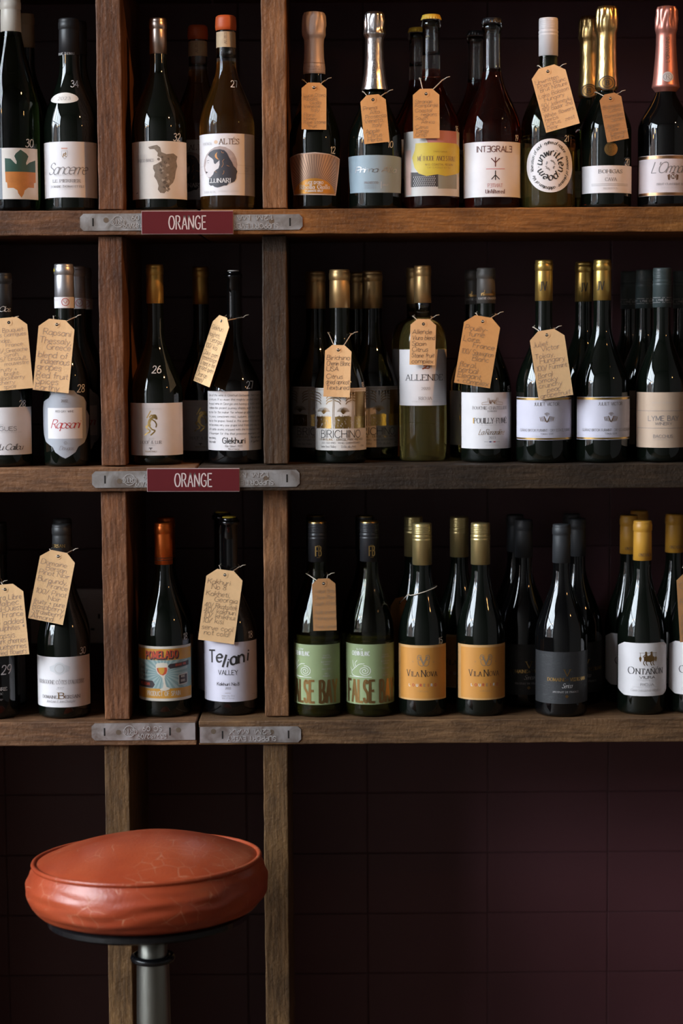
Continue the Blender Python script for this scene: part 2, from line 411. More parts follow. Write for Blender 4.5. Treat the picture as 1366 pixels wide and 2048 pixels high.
    def ringtext(s, t, x, y, rx, ry, h, m, style='gothic', start=0.0, span=360.0, layer=3):
        gp = STY[style][4] + .06; adv = [G.get(c, G[' '])[0] + gp for c in t]; tot = sum(adv); acc = 0.0
        for c, ad in zip(t, adv):
            a = R_(start + span * (acc + ad / 2) / tot); acc += ad          # clockwise from the top
            cx_, cy_ = x - s.cx + rx * math.sin(a), (s.cy - y) + ry * math.cos(a)
            def xf(lx, ly, a=a, cx_=cx_, cy_=cy_):
                return (cx_ + lx * math.cos(-a) - ly * math.sin(-a), cy_ + lx * math.sin(-a) + ly * math.cos(-a))
            s.text(c, 0, 0, h, m, style, xf=xf, layer=layer)
    def build(s, name, place, step=4.5):
        """place(u, v, layer) -> xyz"""
        V = list(s.v); Fc = list(s.f); M = list(s.m)
        if s.polys:
            bm = bmesh.new()
            for q, k, layer in s.polys:
                tri = tessellate_polygon([[Vector((a, b, 0)) for a, b in q]])
                vs = [bm.verts.new((a, b, layer)) for a, b in q]
                for t in tri:
                    p = [q[i] for i in t]
                    ar = (p[1][0] - p[0][0]) * (p[2][1] - p[0][1]) - (p[2][0] - p[0][0]) * (p[1][1] - p[0][1])
                    if abs(ar) < 1e-9: continue
                    try:
                        f = bm.faces.new([vs[i] for i in (t if ar > 0 else t[::-1])]); f.material_index = k
                    except ValueError: pass
            us = [v.co.x for v in bm.verts]
            if s.R:
                x = math.ceil(min(us) / step) * step
                while x < max(us):
                    bmesh.ops.bisect_plane(bm, geom=bm.verts[:] + bm.edges[:] + bm.faces[:], plane_co=(x, 0, 0), plane_no=(1, 0, 0), dist=1e-6)
                    x += step
            b = len(V); bm.verts.index_update()
            V += [tuple(v.co) for v in bm.verts]
            for f in bm.faces:
                Fc.append(tuple(b + v.index for v in f.verts)); M.append(f.material_index)
            bm.free()
        return mesh_of(name, [place(*v) for v in V], Fc, s.mats, M, smooth=bool(s.R))

# ================================================================== THE ROOM
RX0, RX1, RY0, RZ1 = -4.2, 3.4, -5.2, 5.3
blue_glass = mat('dark_pane', (.02, .025, .03), .05)
plaster = paper('plaster_dark', (0.16, 0.145, 0.13), 0.8, 0.1, 4)
ceil_m = paper('ceiling_paint', (0.30, 0.28, 0.26), 0.85, 0.06, 4)
floor_m = wood('floor_boards', (0.16, 0.10, 0.06), (0.07, 0.045, 0.03), 'X', 0.55, 9.0)
grout_m = paper('wall_joint_paint', (0.062, 0.0195, 0.0245), 0.6, 0.1, 20)
tile_m = paper('maroon_painted_tile', (0.084, 0.0265, 0.033), 0.45, 0.10, 9, 0.12)
def slab(name, *b, m, bev=0):
    return tag(link(name, bm_mesh(name, box_bm(*b, bev), [m])), kind='structure')
slab('floor', RX0 - .2, RX1 + .2, RY0 - .2, WALL_Y + .2, -.1, 0, m=floor_m)
slab('ceiling', RX0 - .2, RX1 + .2, RY0 - .2, WALL_Y + .2, RZ1, RZ1 + .1, m=ceil_m)
slab('wall_right', RX1, RX1 + .2, RY0 - .2, WALL_Y + .2, 0, RZ1, m=plaster)
wall_back = slab('wall_back', RX0 - .2, RX1 + .2, WALL_Y + .0003, WALL_Y + .2, 0, RZ1, m=grout_m)
slab('wall_front', RX0 - .2, RX1 + .2, RY0 - .2, RY0, 0, RZ1, m=plaster)
# left wall with the shop window opening
WY0, WY1, WZ0, WZ1 = -4.85, -0.65, 0.75, 5.05
bm = bmesh.new()
for b in ((RX0 - .2, RX0, RY0, WY0, 0, RZ1), (RX0 - .2, RX0, WY1, WALL_Y, 0, RZ1), (RX0 - .2, RX0, WY0, WY1, 0, WZ0), (RX0 - .2, RX0, WY0, WY1, WZ1, RZ1)):
    box_bm(*b, bm=bm)
tag(link('wall_left', bm_mesh('wall_left', bm, [plaster])), kind='structure')
win = tag(empty('window_1', (RX0 - .1, (WY0 + WY1) / 2, WZ0)), kind='structure')
wl = (WY1 - WY0) / 2; wh = WZ1 - WZ0
frame_m = paper('window_frame_paint', (0.05, 0.055, 0.06), 0.4)
glass_m = bpy.data.materials.new('window_glass'); glass_m.use_nodes = True
nt = glass_m.node_tree; nt.nodes.clear()
out = nt.nodes.new('ShaderNodeOutputMaterial'); mxs = nt.nodes.new('ShaderNodeMixShader'); tr = nt.nodes.new('ShaderNodeBsdfTransparent'); gl = nt.nodes.new('ShaderNodeBsdfGlossy')
gl.inputs['Roughness'].default_value = 0.02; mxs.inputs[0].default_value = 0.06
nt.links.new(tr.outputs[0], mxs.inputs[1]); nt.links.new(gl.outputs[0], mxs.inputs[2]); nt.links.new(mxs.outputs[0], out.inputs[0])
bm = bmesh.new()
for b in ((-.05, .05, -wl, wl, 0, .07), (-.05, .05, -wl, wl, wh - .07, wh), (-.05, .05, -wl, -wl + .07, 0, wh), (-.05, .05, wl - .07, wl, 0, wh)): box_bm(*b, bm=bm)
link('window_frame', bm_mesh('window_frame', bm, [frame_m]), win)
nx = 4
for i in range(1, nx):
    y = -wl + 2 * wl * i / nx
    link('mullion', bm_mesh('mullion', box_bm(-.04, .04, y - .035, y + .035, .07, wh - .07), [frame_m]), win)
link('transom', bm_mesh('transom', box_bm(-.04, .04, -wl + .07, wl - .07, 2.28, 2.34), [frame_m]), win)
for i in range(nx):
    y0 = -wl + 2 * wl * i / nx + .036; y1 = -wl + 2 * wl * (i + 1) / nx - .036
    for z0, z1 in ((.07, 2.28), (2.34, wh - .07)):
        link('pane', bm_mesh('pane', box_bm(-.003, .003, y0, y1, z0, z1), [glass_m]), win)
# across the street: asphalt and three gabled houses, seen only as reflections in the glass
slab('ground', -40, RX0 - .2, -40, 30, -.12, -.02, m=paper('asphalt', (0.10, 0.10, 0.105), 0.9))
brick_m = paper('house_brick', (0.17, 0.12, 0.10), 0.9, .2, 3); slate_m = paper('roof_slate', (0.06, 0.065, 0.075), 0.8); rend_m = paper('house_render', (0.42, 0.41, 0.40), 0.9, .1, 2)
for hy, hw_, he, hr, hm, hl in ((-1.2, 4.8, 3.0, 4.7, rend_m, 'pale gabled house across the street'), (-6.7, 5.2, 3.3, 5.2, brick_m, 'brick gabled house across the street'), (-13.0, 6.0, 3.6, 5.6, rend_m, 'taller pale gabled house down the street'), (4.9, 6.0, 3.4, 5.0, brick_m, 'brick house at the street corner')):
    h = tag(empty('gabled_house', (-14.5, hy, -.02)), hl, 'house', 'houses across the street')
    e = hw_ / 2
    link('house_wall', mesh_of('house_wall', [(2.5, -e, 0), (2.5, e, 0), (2.5, e, he), (2.5, 0, hr), (2.5, -e, he), (-2.5, -e, 0), (-2.5, e, 0), (-2.5, e, he), (-2.5, 0, hr), (-2.5, -e, he)], [(0, 1, 2, 3, 4), (9, 8, 7, 6, 5), (1, 6, 7, 2), (5, 0, 4, 9)], [hm]), h)
    link('roof', mesh_of('roof', [(2.8, -e - .2, he - .1), (2.8, 0, hr + .12), (2.8, e + .2, he - .1), (-2.8, -e - .2, he - .1), (-2.8, 0, hr + .12), (-2.8, e + .2, he - .1), (2.8, -e - .2, he - .25), (2.8, 0, hr), (2.8, e + .2, he - .25), (-2.8, -e - .2, he - .25), (-2.8, 0, hr), (-2.8, e + .2, he - .25)], [(0, 1, 4, 3), (1, 2, 5, 4), (6, 9, 10, 7), (7, 10, 11, 8), (0, 6, 7, 1), (1, 7, 8, 2), (3, 4, 10, 9), (4, 5, 11, 10), (0, 3, 9, 6), (2, 8, 11, 5)], [slate_m]), h)
    for wy in (-e * .5, e * .5):
        for wz in (1.0,): link('window', bm_mesh('window', box_bm(2.49, 2.53, wy - .5, wy + .5, wz, wz + 1.3), [blue_glass]), h)


# maroon tiles, stack-bonded 200 x 100 mm
TX = unproj(975, 1800, WALL_Y).x; TZ = unproj(975, 1825, WALL_Y).z
TW = unproj(1215, 1800, WALL_Y).x - TX; TH = (unproj(975, 1705, WALL_Y).z - unproj(975, 1945, WALL_Y).z) / 2
tb = box_bm(-TW / 2 + .0007, TW / 2 - .0007, -.0075, .003, -TH / 2 + .0007, TH / 2 - .0007, .0011)
tile_me = bm_mesh('tile', tb, [tile_m])
trng = random.Random(5)
for i in range(-6, 5):
    for j in range(-8, 18):
        z = TZ + (j + .5) * TH
        if z - TH / 2 < 0.005: continue
        t = link('tile', tile_me, wall_back, (TX + (i + .5) * TW, WALL_Y + .0062 + trng.uniform(-.0004, .0004), z), (trng.uniform(-.003, .003), 0, trng.uniform(-.0025, .0025)))

# ------------------------------------------------------------------ the shelving of scaffold boards
unit = tag(empty('shelving_unit', (0, DEPTH / 2, 0)), 'open wall shelving built of stained scaffold boards with steel end bands', 'shelving')
def rough_box(name, x0, x1, y0, y1, z0, z1, m, axis, seed, amp=0.0007):
    bm = box_bm(x0, x1, y0, y1, z0, z1, 0.0016, segs=2)
    a, b = (x0, x1) if axis == 'X' else (z0, z1)
    no = (1, 0, 0) if axis == 'X' else (0, 0, 1)
    t = a + 0.012
    while t < b - 0.006:
        bmesh.ops.bisect_plane(bm, geom=bm.verts[:] + bm.edges[:] + bm.faces[:], plane_co=(t if axis == 'X' else 0, 0, t if axis == 'Z' else 0), plane_no=no, dist=1e-6)
        t += 0.012
    for v in bm.verts:
        n = noise.noise_vector(v.co * 45 + Vector((seed, 0, 0))); n2 = noise.noise_vector(v.co * 9 + Vector((0, seed, 0)))
        d = n * amp + n2 * amp
        if axis == 'X': d.x *= .2; d.y = -abs(d.y) if v.co.y > (y0 + y1) / 2 else abs(d.y); d.z = -abs(d.z) if v.co.z > (z0 + z1) / 2 else abs(d.z)
        else: d.z *= .2
        v.co += d
    me = bm_mesh(name, bm, [m])
    for p in me.polygons: p.use_smooth = False
    o = link(name, me, unit); o.location = (0, -DEPTH / 2, 0); return o
oak = dict(
 warm=wood('wood_honey_brown', (0.329, 0.1377, 0.0336), (0.159, 0.0627, 0.0160), 'X', .55, 1.3),
 left1=wood('wood_mid_brown_a', (0.223, 0.0997, 0.0440), (0.074, 0.0323, 0.0144), 'X', .6, 2.1),
 left2=wood('wood_mid_brown_b', (0.286, 0.1406, 0.0656), (0.101, 0.0475, 0.0224), 'X', .6, 5.2),
 dark=wood('wood_dark_brown', (0.058, 0.0323, 0.0152), (0.025, 0.0138, 0.0064), 'X', .6, 3.7),  # much darker brown, for the right-hand board of the middle shelf
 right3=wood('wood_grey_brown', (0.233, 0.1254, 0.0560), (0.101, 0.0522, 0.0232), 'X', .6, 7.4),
 up1=wood('upright_red_brown', (0.276, 0.1159, 0.0496), (0.090, 0.0351, 0.0152), 'Z', .55, 1.9),
 up2=wood('upright_tan_brown', (0.307, 0.1472, 0.0640), (0.122, 0.0551, 0.0240), 'Z', .55, 4.4),
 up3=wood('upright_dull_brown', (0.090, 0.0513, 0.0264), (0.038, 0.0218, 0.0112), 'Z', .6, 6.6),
 up4=wood('upright_olive_brown', (0.212, 0.1140, 0.0440), (0.090, 0.0475, 0.0184), 'Z', .6, 8.1))
JPX = {0: 399, 1: 398, 2: 394, 3: 395}
SHELF_Z[0] = SHELF_Z[1] + 0.387
XL, XR = -1.36, 1.30
boards = {}
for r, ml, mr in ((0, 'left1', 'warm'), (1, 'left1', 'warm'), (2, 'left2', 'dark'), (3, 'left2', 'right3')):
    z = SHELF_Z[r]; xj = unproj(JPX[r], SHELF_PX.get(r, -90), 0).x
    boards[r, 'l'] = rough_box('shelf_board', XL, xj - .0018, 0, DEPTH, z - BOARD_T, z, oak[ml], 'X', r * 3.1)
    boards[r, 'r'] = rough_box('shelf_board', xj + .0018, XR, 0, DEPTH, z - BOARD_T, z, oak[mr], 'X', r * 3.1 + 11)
UP = {}
for r, (za, zb) in {1: (SHELF_Z[1], SHELF_Z[0] - BOARD_T), 2: (SHELF_Z[2], SHELF_Z[1] - BOARD_T), 3: (SHELF_Z[3], SHELF_Z[2] - BOARD_T), 4: (0.001, SHELF_Z[3] - BOARD_T)}.items():
    ym = {1: 210, 2: 700, 3: 1210, 4: 1750}[r]
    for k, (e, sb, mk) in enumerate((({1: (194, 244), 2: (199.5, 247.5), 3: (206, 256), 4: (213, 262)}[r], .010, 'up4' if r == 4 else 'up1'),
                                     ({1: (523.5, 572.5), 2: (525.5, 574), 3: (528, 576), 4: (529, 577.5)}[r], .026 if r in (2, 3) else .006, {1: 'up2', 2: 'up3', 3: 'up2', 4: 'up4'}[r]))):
        x0 = unproj(e[0], ym, sb).x; x1 = unproj(e[1], ym, sb).x
        UP[r, k] = (x0, x1)
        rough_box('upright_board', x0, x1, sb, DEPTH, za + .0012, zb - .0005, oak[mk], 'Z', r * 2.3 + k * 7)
    for k, xx in enumerate((unproj(-152, ym, .01).x, XR - .09, XL + .04)):
        rough_box('upright_board', xx, xx + .037, .012, DEPTH, za + .0012, zb - .0005, oak['up1'], 'Z', r * 5.3 + k * 3 + 30)

# steel end bands, nailed round the board ends, stamped lettering upside down
def steel_mat():
    m, nt, b = _nt('galvanised_band')
    tc = nt.nodes.new('ShaderNodeTexCoord'); n = nt.nodes.new('ShaderNodeTexNoise'); n.inputs['Scale'].default_value = 38; n.inputs['Detail'].default_value = 7; n.inputs['Distortion'].default_value = .8
    nt.links.new(tc.outputs['Object'], n.inputs['Vector'])
    r = nt.nodes.new('ShaderNodeValToRGB'); r.color_ramp.elements[0].position = .35; r.color_ramp.elements[1].position = .66
    r.color_ramp.elements[0].color = (.32, .27, .24, 1); r.color_ramp.elements[1].color = (.66, .64, .64, 1)
    nt.links.new(n.outputs['Fac'], r.inputs[0]); nt.links.new(r.outputs[0], b.inputs['Base Color'])
    b.inputs['Metallic'].default_value = .75; b.inputs['Roughness'].default_value = .33
    bp = nt.nodes.new('ShaderNodeBump'); bp.inputs['Strength'].default_value = .25; bp.inputs['Distance'].default_value = .002
    nt.links.new(n.outputs['Fac'], bp.inputs['Height']); nt.links.new(bp.outputs[0], b.inputs['Normal'])
    return m
steel = steel_mat(); steel_hi = mat('band_worn_letters', (.72, .69, .68), .3, .55); dark_hole = mat('dark_slot', (.012, .009, .007), .9); nail_m = mat('nail_head', (.16, .115, .08), .5, .4)
def band(board, r, side, x0, x1, ya, yb, slots, nails, words, circle=None):
    """flat strip on the board face with clipped outer corners, turned over the board's end"""
    xa, xb = unproj(x0, ya, 0).x, unproj(x1, ya, 0).x
    zt, zb = unproj((x0 + x1) / 2, ya, 0).z, unproj((x0 + x1) / 2, yb, 0).z
    c = .005; y = -.0014; bm = bmesh.new()
    if side == 'l': pts = [(xa + c, zb), (xb, zb), (xb, zt), (xa + c, zt), (xa, zt - c), (xa, zb + c)]
    else: pts = [(xa, zb), (xb - c, zb), (xb, zb + c), (xb, zt - c), (xb - c, zt), (xa, zt)]
    f = bm.faces.new([bm.verts.new((px, y, pz)) for px, pz in pts])
    ex = bmesh.ops.extrude_face_region(bm, geom=[f])
    bmesh.ops.translate(bm, verts=[v for v in ex['geom'] if isinstance(v, bmesh.types.BMVert)], vec=(0, .0012, 0))
    bmesh.ops.recalc_face_normals(bm, faces=bm.faces[:])
    # the wrap round the end grain
    xe = xb if side == 'l' else xa
    box_bm(xe - .0012 if side == 'l' else xe, xe if side == 'l' else xe + .0012, y, .10, zb, zt, bm=bm)
    sh = Sheet((x0 + x1) / 2, (ya + yb) / 2)
    k = (xb - xa) / (x1 - x0)
    def place(u, v, layer): return ((xa + xb) / 2 + u * k, y - .0002 * layer, (zt + zb) / 2 + v * k)
    for sx_ in slots: sh.rect(sx_ - 1.6, (ya + yb) / 2 - 8, sx_ + 1.6, (ya + yb) / 2 + 8, dark_hole, 1)
    for n_ in nails: sh.disc(n_[0], n_[1], 5.2, n_[2], 1.5)
    me2 = sh.build('t', place)
    o = link('steel_band', bm_mesh('steel_band', bm, [steel, dark_hole, nail_m, steel_hi]), board)
    # raised stamped letters: thin ribs of the same steel
    st = Sheet((x0 + x1) / 2, (ya + yb) / 2)
    for t, x, yy, h, w_ in words: st.text(t, x, yy, h, steel_hi, 'sans', w=w_, rot=180, weight=1.1)
    if circle: st.ring(*circle, 1.1, steel_hi)
    me3 = st.build('stamp', lambda u, v, l: ((xa + xb) / 2 + u * k, y - .0001, (zt + zb) / 2 + v * k))
    b3 = bmesh.new(); b3.from_mesh(me3)
    ex = bmesh.ops.extrude_face_region(b3, geom=b3.faces[:])
    bmesh.ops.translate(b3, verts=[v for v in ex['geom'] if isinstance(v, bmesh.types.BMVert)], vec=(0, -.0009, 0))
    bmesh.ops.recalc_face_normals(b3, faces=b3.faces[:])
    t3 = bpy.data.meshes.new('t3'); b3.to_mesh(t3); b3.free()
    bm = bmesh.new(); bm.from_mesh(o.data); n1 = len(bm.faces); bm.from_mesh(t3); n0 = len(bm.faces); bm.faces.ensure_lookup_table()
    for f in bm.faces[n1:]: f.material_index = 3
    bm.from_mesh(me2)
    bm.faces.ensure_lookup_table()
    for f in bm.faces[n0:]:
        f.material_index = [steel, dark_hole, nail_m].index(me2.materials[f.material_index])
    bm.to_mesh(o.data); bm.free()
    return o
L_words = lambda x, y: [('BS2482/09', x, y + 7, 8.5, 56), ('SC 09', x + 3, y - 7, 8.5, 39)]
R_words = lambda x, y: [('SUPPORT EVERY', x, y + 6.5, 9, 97), ('1.2M. MAX', x - 2, y - 7.5, 9, 84)]
band(boards[1, 'l'], 1, 'l', 160, 396, 427, 461, [186], [(212, 440, nail_m)], [('BS2482/09', 276, 451, 8.5, 58), ('SC 09', 283, 436, 8.5, 39), ('CRTC', 236, 444, 9, 28)], (236, 443, 11))
band(boards[1, 'r'], 1, 'r', 400, 605, 429, 460, [580], [(543, 443, nail_m)], [('SUPPORT EVERY', 508, 452, 9, 97), ('1.2M. MAX', 504, 436, 9, 84)])
band(boards[2, 'l'], 2, 'l', 184, 392, 942, 975, [210], [(239, 962, nail_m)], [('BS2482/09', 300, 968, 8.5, 58), ('SC 09', 306, 953, 8.5, 39), ('CRTC', 259, 960, 9, 28)], (259, 959, 11))
band(boards[2, 'r'], 2, 'r', 396, 599, 940, 974, [574], [(532, 957, nail_m)], [('SUPPORT EVERY', 498, 965, 9, 97), ('1.2M. MAX', 496, 950, 9, 84)])
band(boards[3, 'l'], 3, 'l', 183, 392, 1446, 1480, [209, 340], [(237, 1464, nail_m), (357, 1460, nail_m)], [('BS2482/09', 304, 1472, 8.5, 56), ('SC 09', 305, 1457, 8.5, 39), ('CRTC', 260, 1463, 9, 28)], (259, 1462, 11))
band(boards[3, 'r'], 3, 'r', 398, 602, 1453, 1485, [445, 577], [(427, 1462, nail_m), (543, 1464, nail_m)], [('SUPPORT EVERY', 503, 1477, 9, 97), ('1.2M. MAX', 501, 1463, 9, 84)])

# ------------------------------------------------------------------ the two red shelf signs
sign_red = paper('sign_dark_red', (0.100, 0.0065, 0.0095), .6, .06, 30); sign_red.node_tree.nodes['Principled BSDF'].inputs['Specular IOR Level'].default_value = .25; sign_edge = paper('sign_worn_edge', (.34, .24, .23), .6); sign_txt = paper('sign_letter_paint', (.62, .52, .50), .55)
def shelf_sign(r, x0, y0, x1, y1, label, skew):
    Y = -.006
    a, b = unproj(x0, y0, Y), unproj(x1, y1, Y)
    cx, cz = (a.x + b.x) / 2, (a.z + b.z) / 2; hw, hh = (b.x - a.x) / 2, (a.z - b.z) / 2
    root = tag(empty('shelf_sign', (cx, Y, cz), (0, R_(skew), 0)), label, 'sign', 'small dark red signs on the shelf edges')
    link('board', bm_mesh('board', box_bm(-hw, hw, 0, .003, -hh, hh, .0005, segs=1), [sign_edge]), root)
    sh = Sheet(0, 0); u = (b.x - a.x) / (x1 - x0)
    sh.rect(-(x1 - x0) / 2 + .9, -(y1 - y0) / 2 + .9, (x1 - x0) / 2 - .9, (y1 - y0) / 2 - .9, sign_red, 1)
    # hand-drawn narrow capitals
    G_O = 'ORANGE'; sh.text(G_O, 0, 0, 26, sign_txt, 'heavy', w=74, layer=3, weight=.62)
    link('painted_face', sh.build('painted_face', lambda p, q, l: (p * u, -.0002 - .00012 * l, q * u)), root)
shelf_sign(1, 282.5, 422, 467, 468, 'dark red sign reading ORANGE on the highest shelf edge below the wax-topped amber bottle', .2)
shelf_sign(2, 293.5, 937, 479.5, 983, 'dark red scratched sign reading ORANGE on the middle shelf edge below the handwritten-text label bottle', .3)

# ------------------------------------------------------------------ double wall socket behind the bottom row
sock_m = mat('socket_plastic', (.74, .71, .72), .35)
a = unproj(60, 1179, WALL_Y - .01); b = unproj(236, 1286, WALL_Y - .01)
so = tag(empty('wall_socket', ((a.x + b.x) / 2, WALL_Y - .0026, b.z)), 'pale double wall socket on the maroon tiles behind the bottom shelf', 'socket')
hw = (b.x - a.x) / 2; hh = a.z - b.z
link('plate', bm_mesh('plate', box_bm(-hw, hw, -.009, 0, 0, hh, .002), [sock_m]), so)
for sx_ in (-1, 1):
    link('switch', bm_mesh('switch', box_bm(sx_ * .016 - .006, sx_ * .016 + .006, -.0125, -.009, hh * .62, hh * .86, .001), [sock_m]), so)
    bm = bmesh.new()
    for dx, dz, wx, wz in ((0, .50, .0035, .008), (-.011, .26, .006, .0035), (.011, .26, .006, .0035)):
        box_bm(sx_ * .042 + dx - wx / 2, sx_ * .042 + dx + wx / 2, -.0094, -.0088, hh * dz - wz / 2, hh * dz + wz / 2, bm=bm)
    link('pin_hole', bm_mesh('pin_hole', bm, [dark_hole]), so)

# ------------------------------------------------------------------ the bar stool
def leather():
    m, nt, b = _nt('cracked_orange_leather')
    tc = nt.nodes.new('ShaderNodeTexCoord')
    n0 = nt.nodes.new('ShaderNodeTexNoise'); n0.inputs['Scale'].default_value = 9; n0.inputs['Detail'].default_value = 6
    nt.links.new(tc.outputs['Object'], n0.inputs['Vector'])
    mixv = nt.nodes.new('ShaderNodeMixRGB'); mixv.blend_type = 'ADD'; mixv.inputs[0].default_value = .035
    nt.links.new(tc.outputs['Object'], mixv.inputs[1]); nt.links.new(n0.outputs['Color'], mixv.inputs[2])
    vo = nt.nodes.new('ShaderNodeTexVoronoi'); vo.feature = 'DISTANCE_TO_EDGE'; vo.inputs['Scale'].default_value = 42
    nt.links.new(mixv.outputs[0], vo.inputs['Vector'])
    cr = nt.nodes.new('ShaderNodeValToRGB'); cr.color_ramp.elements[0].position = 0.0; cr.color_ramp.elements[1].position = .02
    cr.color_ramp.elements[0].color = (1, 1, 1, 1); cr.color_ramp.elements[1].color = (0, 0, 0, 1)
    nt.links.new(vo.outputs['Distance'], cr.inputs[0])
    nm = nt.nodes.new('ShaderNodeTexNoise'); nm.inputs['Scale'].default_value = 22; nm.inputs['Detail'].default_value = 3
    nt.links.new(tc.outputs['Object'], nm.inputs['Vector'])
    mr = nt.nodes.new('ShaderNodeValToRGB'); mr.color_ramp.elements[0].position = .50; mr.color_ramp.elements[1].position = .60
    nt.links.new(nm.outputs['Fac'], mr.inputs[0])
    mul = nt.nodes.new('ShaderNodeMath'); mul.operation = 'MULTIPLY'
    nt.links.new(cr.outputs[0], mul.inputs[0]); nt.links.new(mr.outputs[0], mul.inputs[1])
    base = nt.nodes.new('ShaderNodeValToRGB'); base.color_ramp.elements[0].position = .3; base.color_ramp.elements[1].position = .72
    base.color_ramp.elements[0].color = (.29, .038, .012, 1); base.color_ramp.elements[1].color = (.44, .080, .028, 1)
    nt.links.new(n0.outputs['Fac'], base.inputs[0])
    mx = nt.nodes.new('ShaderNodeMixRGB'); mx.inputs[2].default_value = (.62, .30, .17, 1)
    m8 = nt.nodes.new('ShaderNodeMath'); m8.operation = 'MULTIPLY'; m8.inputs[1].default_value = .62
    nt.links.new(mul.outputs[0], m8.inputs[0]); nt.links.new(m8.outputs[0], mx.inputs[0]); nt.links.new(base.outputs[0], mx.inputs[1]); nt.links.new(mx.outputs[0], b.inputs['Base Color'])
    b.inputs['Roughness'].default_value = .33; b.inputs['Specular IOR Level'].default_value = .5
    n2 = nt.nodes.new('ShaderNodeTexNoise'); n2.inputs['Scale'].default_value = 240; n2.inputs['Detail'].default_value = 3
    nt.links.new(tc.outputs['Object'], n2.inputs['Vector'])
    ad = nt.nodes.new('ShaderNodeMath'); ad.operation = 'SUBTRACT'
    nt.links.new(n2.outputs['Fac'], ad.inputs[0]); nt.links.new(mul.outputs[0], ad.inputs[1])
    bp = nt.nodes.new('ShaderNodeBump'); bp.inputs['Strength'].default_value = .18; bp.inputs['Distance'].default_value = .002
    nt.links.new(ad.outputs[0], bp.inputs['Height']); nt.links.new(bp.outputs[0], b.inputs['Normal'])
    return m
leather_m = leather(); blackm = mat('black_enamel', (.008, .008, .009), .22); chrome = foil_mat('worn_steel_tube', (.24, .235, .205), .36, 60, .06)
SY = -.27
sc_ = unproj(294, 1722, SY)
stool = tag(empty('bar_stool', (sc_.x, SY, 0)), 'round swivel bar stool with cracked orange leather seat on a steel column', 'stool')
sx_px = (unproj(520, 1722, SY).x - unproj(66, 1722, SY).x) / 2      # rim radius
RR = sx_px
prof = [(0, -.070), (RR * .86, -.070), (RR * .955, -.064), (RR * 1.03, -.052), (RR * 1.065, -.036), (RR * 1.062, -.022), (RR * 1.03, -.008), (RR * 1.005, -.001), (RR * .985, .003)]
pp_ = [(0, -.070)]
for (r0, z0), (r1, z1) in zip(prof[1:-1], prof[2:]):
    for q in range(5): pp_.append((r0 + (r1 - r0) * q / 5, z0 + (z1 - z0) * q / 5))
prof = pp_ + [prof[-1]]
for k in range(1, 13):
    t = 1 - k / 12; prof.append((RR * .975 * t, .003 + .034 * (1 - t ** 2.1)))
v, f = lathe(prof, 96)
vv = []
for x, y, z in v:
    r = math.hypot(x, y)
    if r > RR * .8 and z < 0:
        a = math.atan2(y, x)
        fo = min(1, max(0, (-z - .006) / .012)) * min(1, max(0, (z + .068) / .012)); wv = noise.noise(Vector((math.cos(a) * 1.6, math.sin(a) * 1.6, 0))) * 5
        k = 1 + fo * (.010 * math.sin(z * 300 + wv * 1.4 + a * 2) * (.35 + .65 * abs(noise.noise(Vector((math.cos(a) * 2.2, math.sin(a) * 2.2, 7))))) + .008 * noise.noise(Vector((x * 20, y * 20, z * 90)))); x *= k; y *= k
    elif r < RR * .95: z += .0012 * noise.noise(Vector((x * 12, y * 12, 3)))
    vv.append((x, y, z))
seat_rot = (R_(-2.4), R_(-1.25), 0)
seat = link('seat', mesh_of('seat', vv, f, [leather_m], smooth=True), stool, (0, 0, sc_.z), seat_rot)
v, f = tube([(RR * .992 * math.cos(2 * math.pi * k / 96), RR * .992 * math.sin(2 * math.pi * k / 96), .0035) for k in range(96)], .0036, 8, True)
link('piping', mesh_of('piping', v, f, [leather_m], smooth=True), seat)
v, f = lathe([(0, -.084), (RR * .84, -.084), (RR * .885, -.080), (RR * .885, -.073), (RR * .86, -.0695), (0, -.0695)], 72)
link('seat_plate', mesh_of('seat_plate', v, f, [blackm], smooth=False), seat)
zp = sc_.z - .084
v, f = lathe([(0, .02), (.17, .02), (.19, .012), (.19, 0), (0, 0)][::-1], 64); link('foot', mesh_of('foot', v, f, [blackm]), stool)
v, f = lathe([(0, .02), (.034, .02), (.034, .05), (.026, zp * .55), (.0228, zp - .066), (.0205, zp - .058), (.0205, zp + .004), (0, zp + .004)], 40)
link('column', mesh_of('column', v, f, [chrome], smooth=True), stool, (.006, 0, 0))
v, f = tube([(.0262 * math.cos(2 * math.pi * k / 40), .0262 * math.sin(2 * math.pi * k / 40), zp - .054) for k in range(40)], .0054, 8, True)
link('collar_ring', mesh_of('collar_ring', v, f, [blackm], smooth=True), stool, (.006, 0, 0))

# ------------------------------------------------------------------ lamps of the room (outside the picture)
bulb_m = mat('warm_bulb', (1, .8, .5), .5, emit=(1.0, .50, .17), estr=150.0)
def pendant(x, y, z, label):
    p = tag(empty('pendant_lamp', (x, y, z)), label, 'lamp', 'bare bulbs hanging from the ceiling')
    v, f = tube([(0, 0, .09), (0, 0, RZ1 - z)], .003, 6); link('cord', mesh_of('cord', v, f, [blackm]), p)
    v, f = lathe([(0, .045), (.018, .045), (.018, .088), (.008, .095), (0, .095)], 20); link('lamp_holder', mesh_of('lamp_holder', v, f, [blackm]), p)
    v, f = lathe([(0, -.035), (.018, -.03), (.030, -.012), (.032, .005), (.025, .025), (.015, .042), (0, .046)], 20); link('bulb', mesh_of('bulb', v, f, [bulb_m], smooth=True), p)
pendant(-2.9, -1.9, 2.35, 'bare warm bulb hanging nearest the shop window')
pendant(-2.5, -2.3, 2.45, 'bare warm bulb hanging second from the shop window')
pendant(2.3, -1.7, 2.45, 'bare warm bulb hanging by the plain side wall')
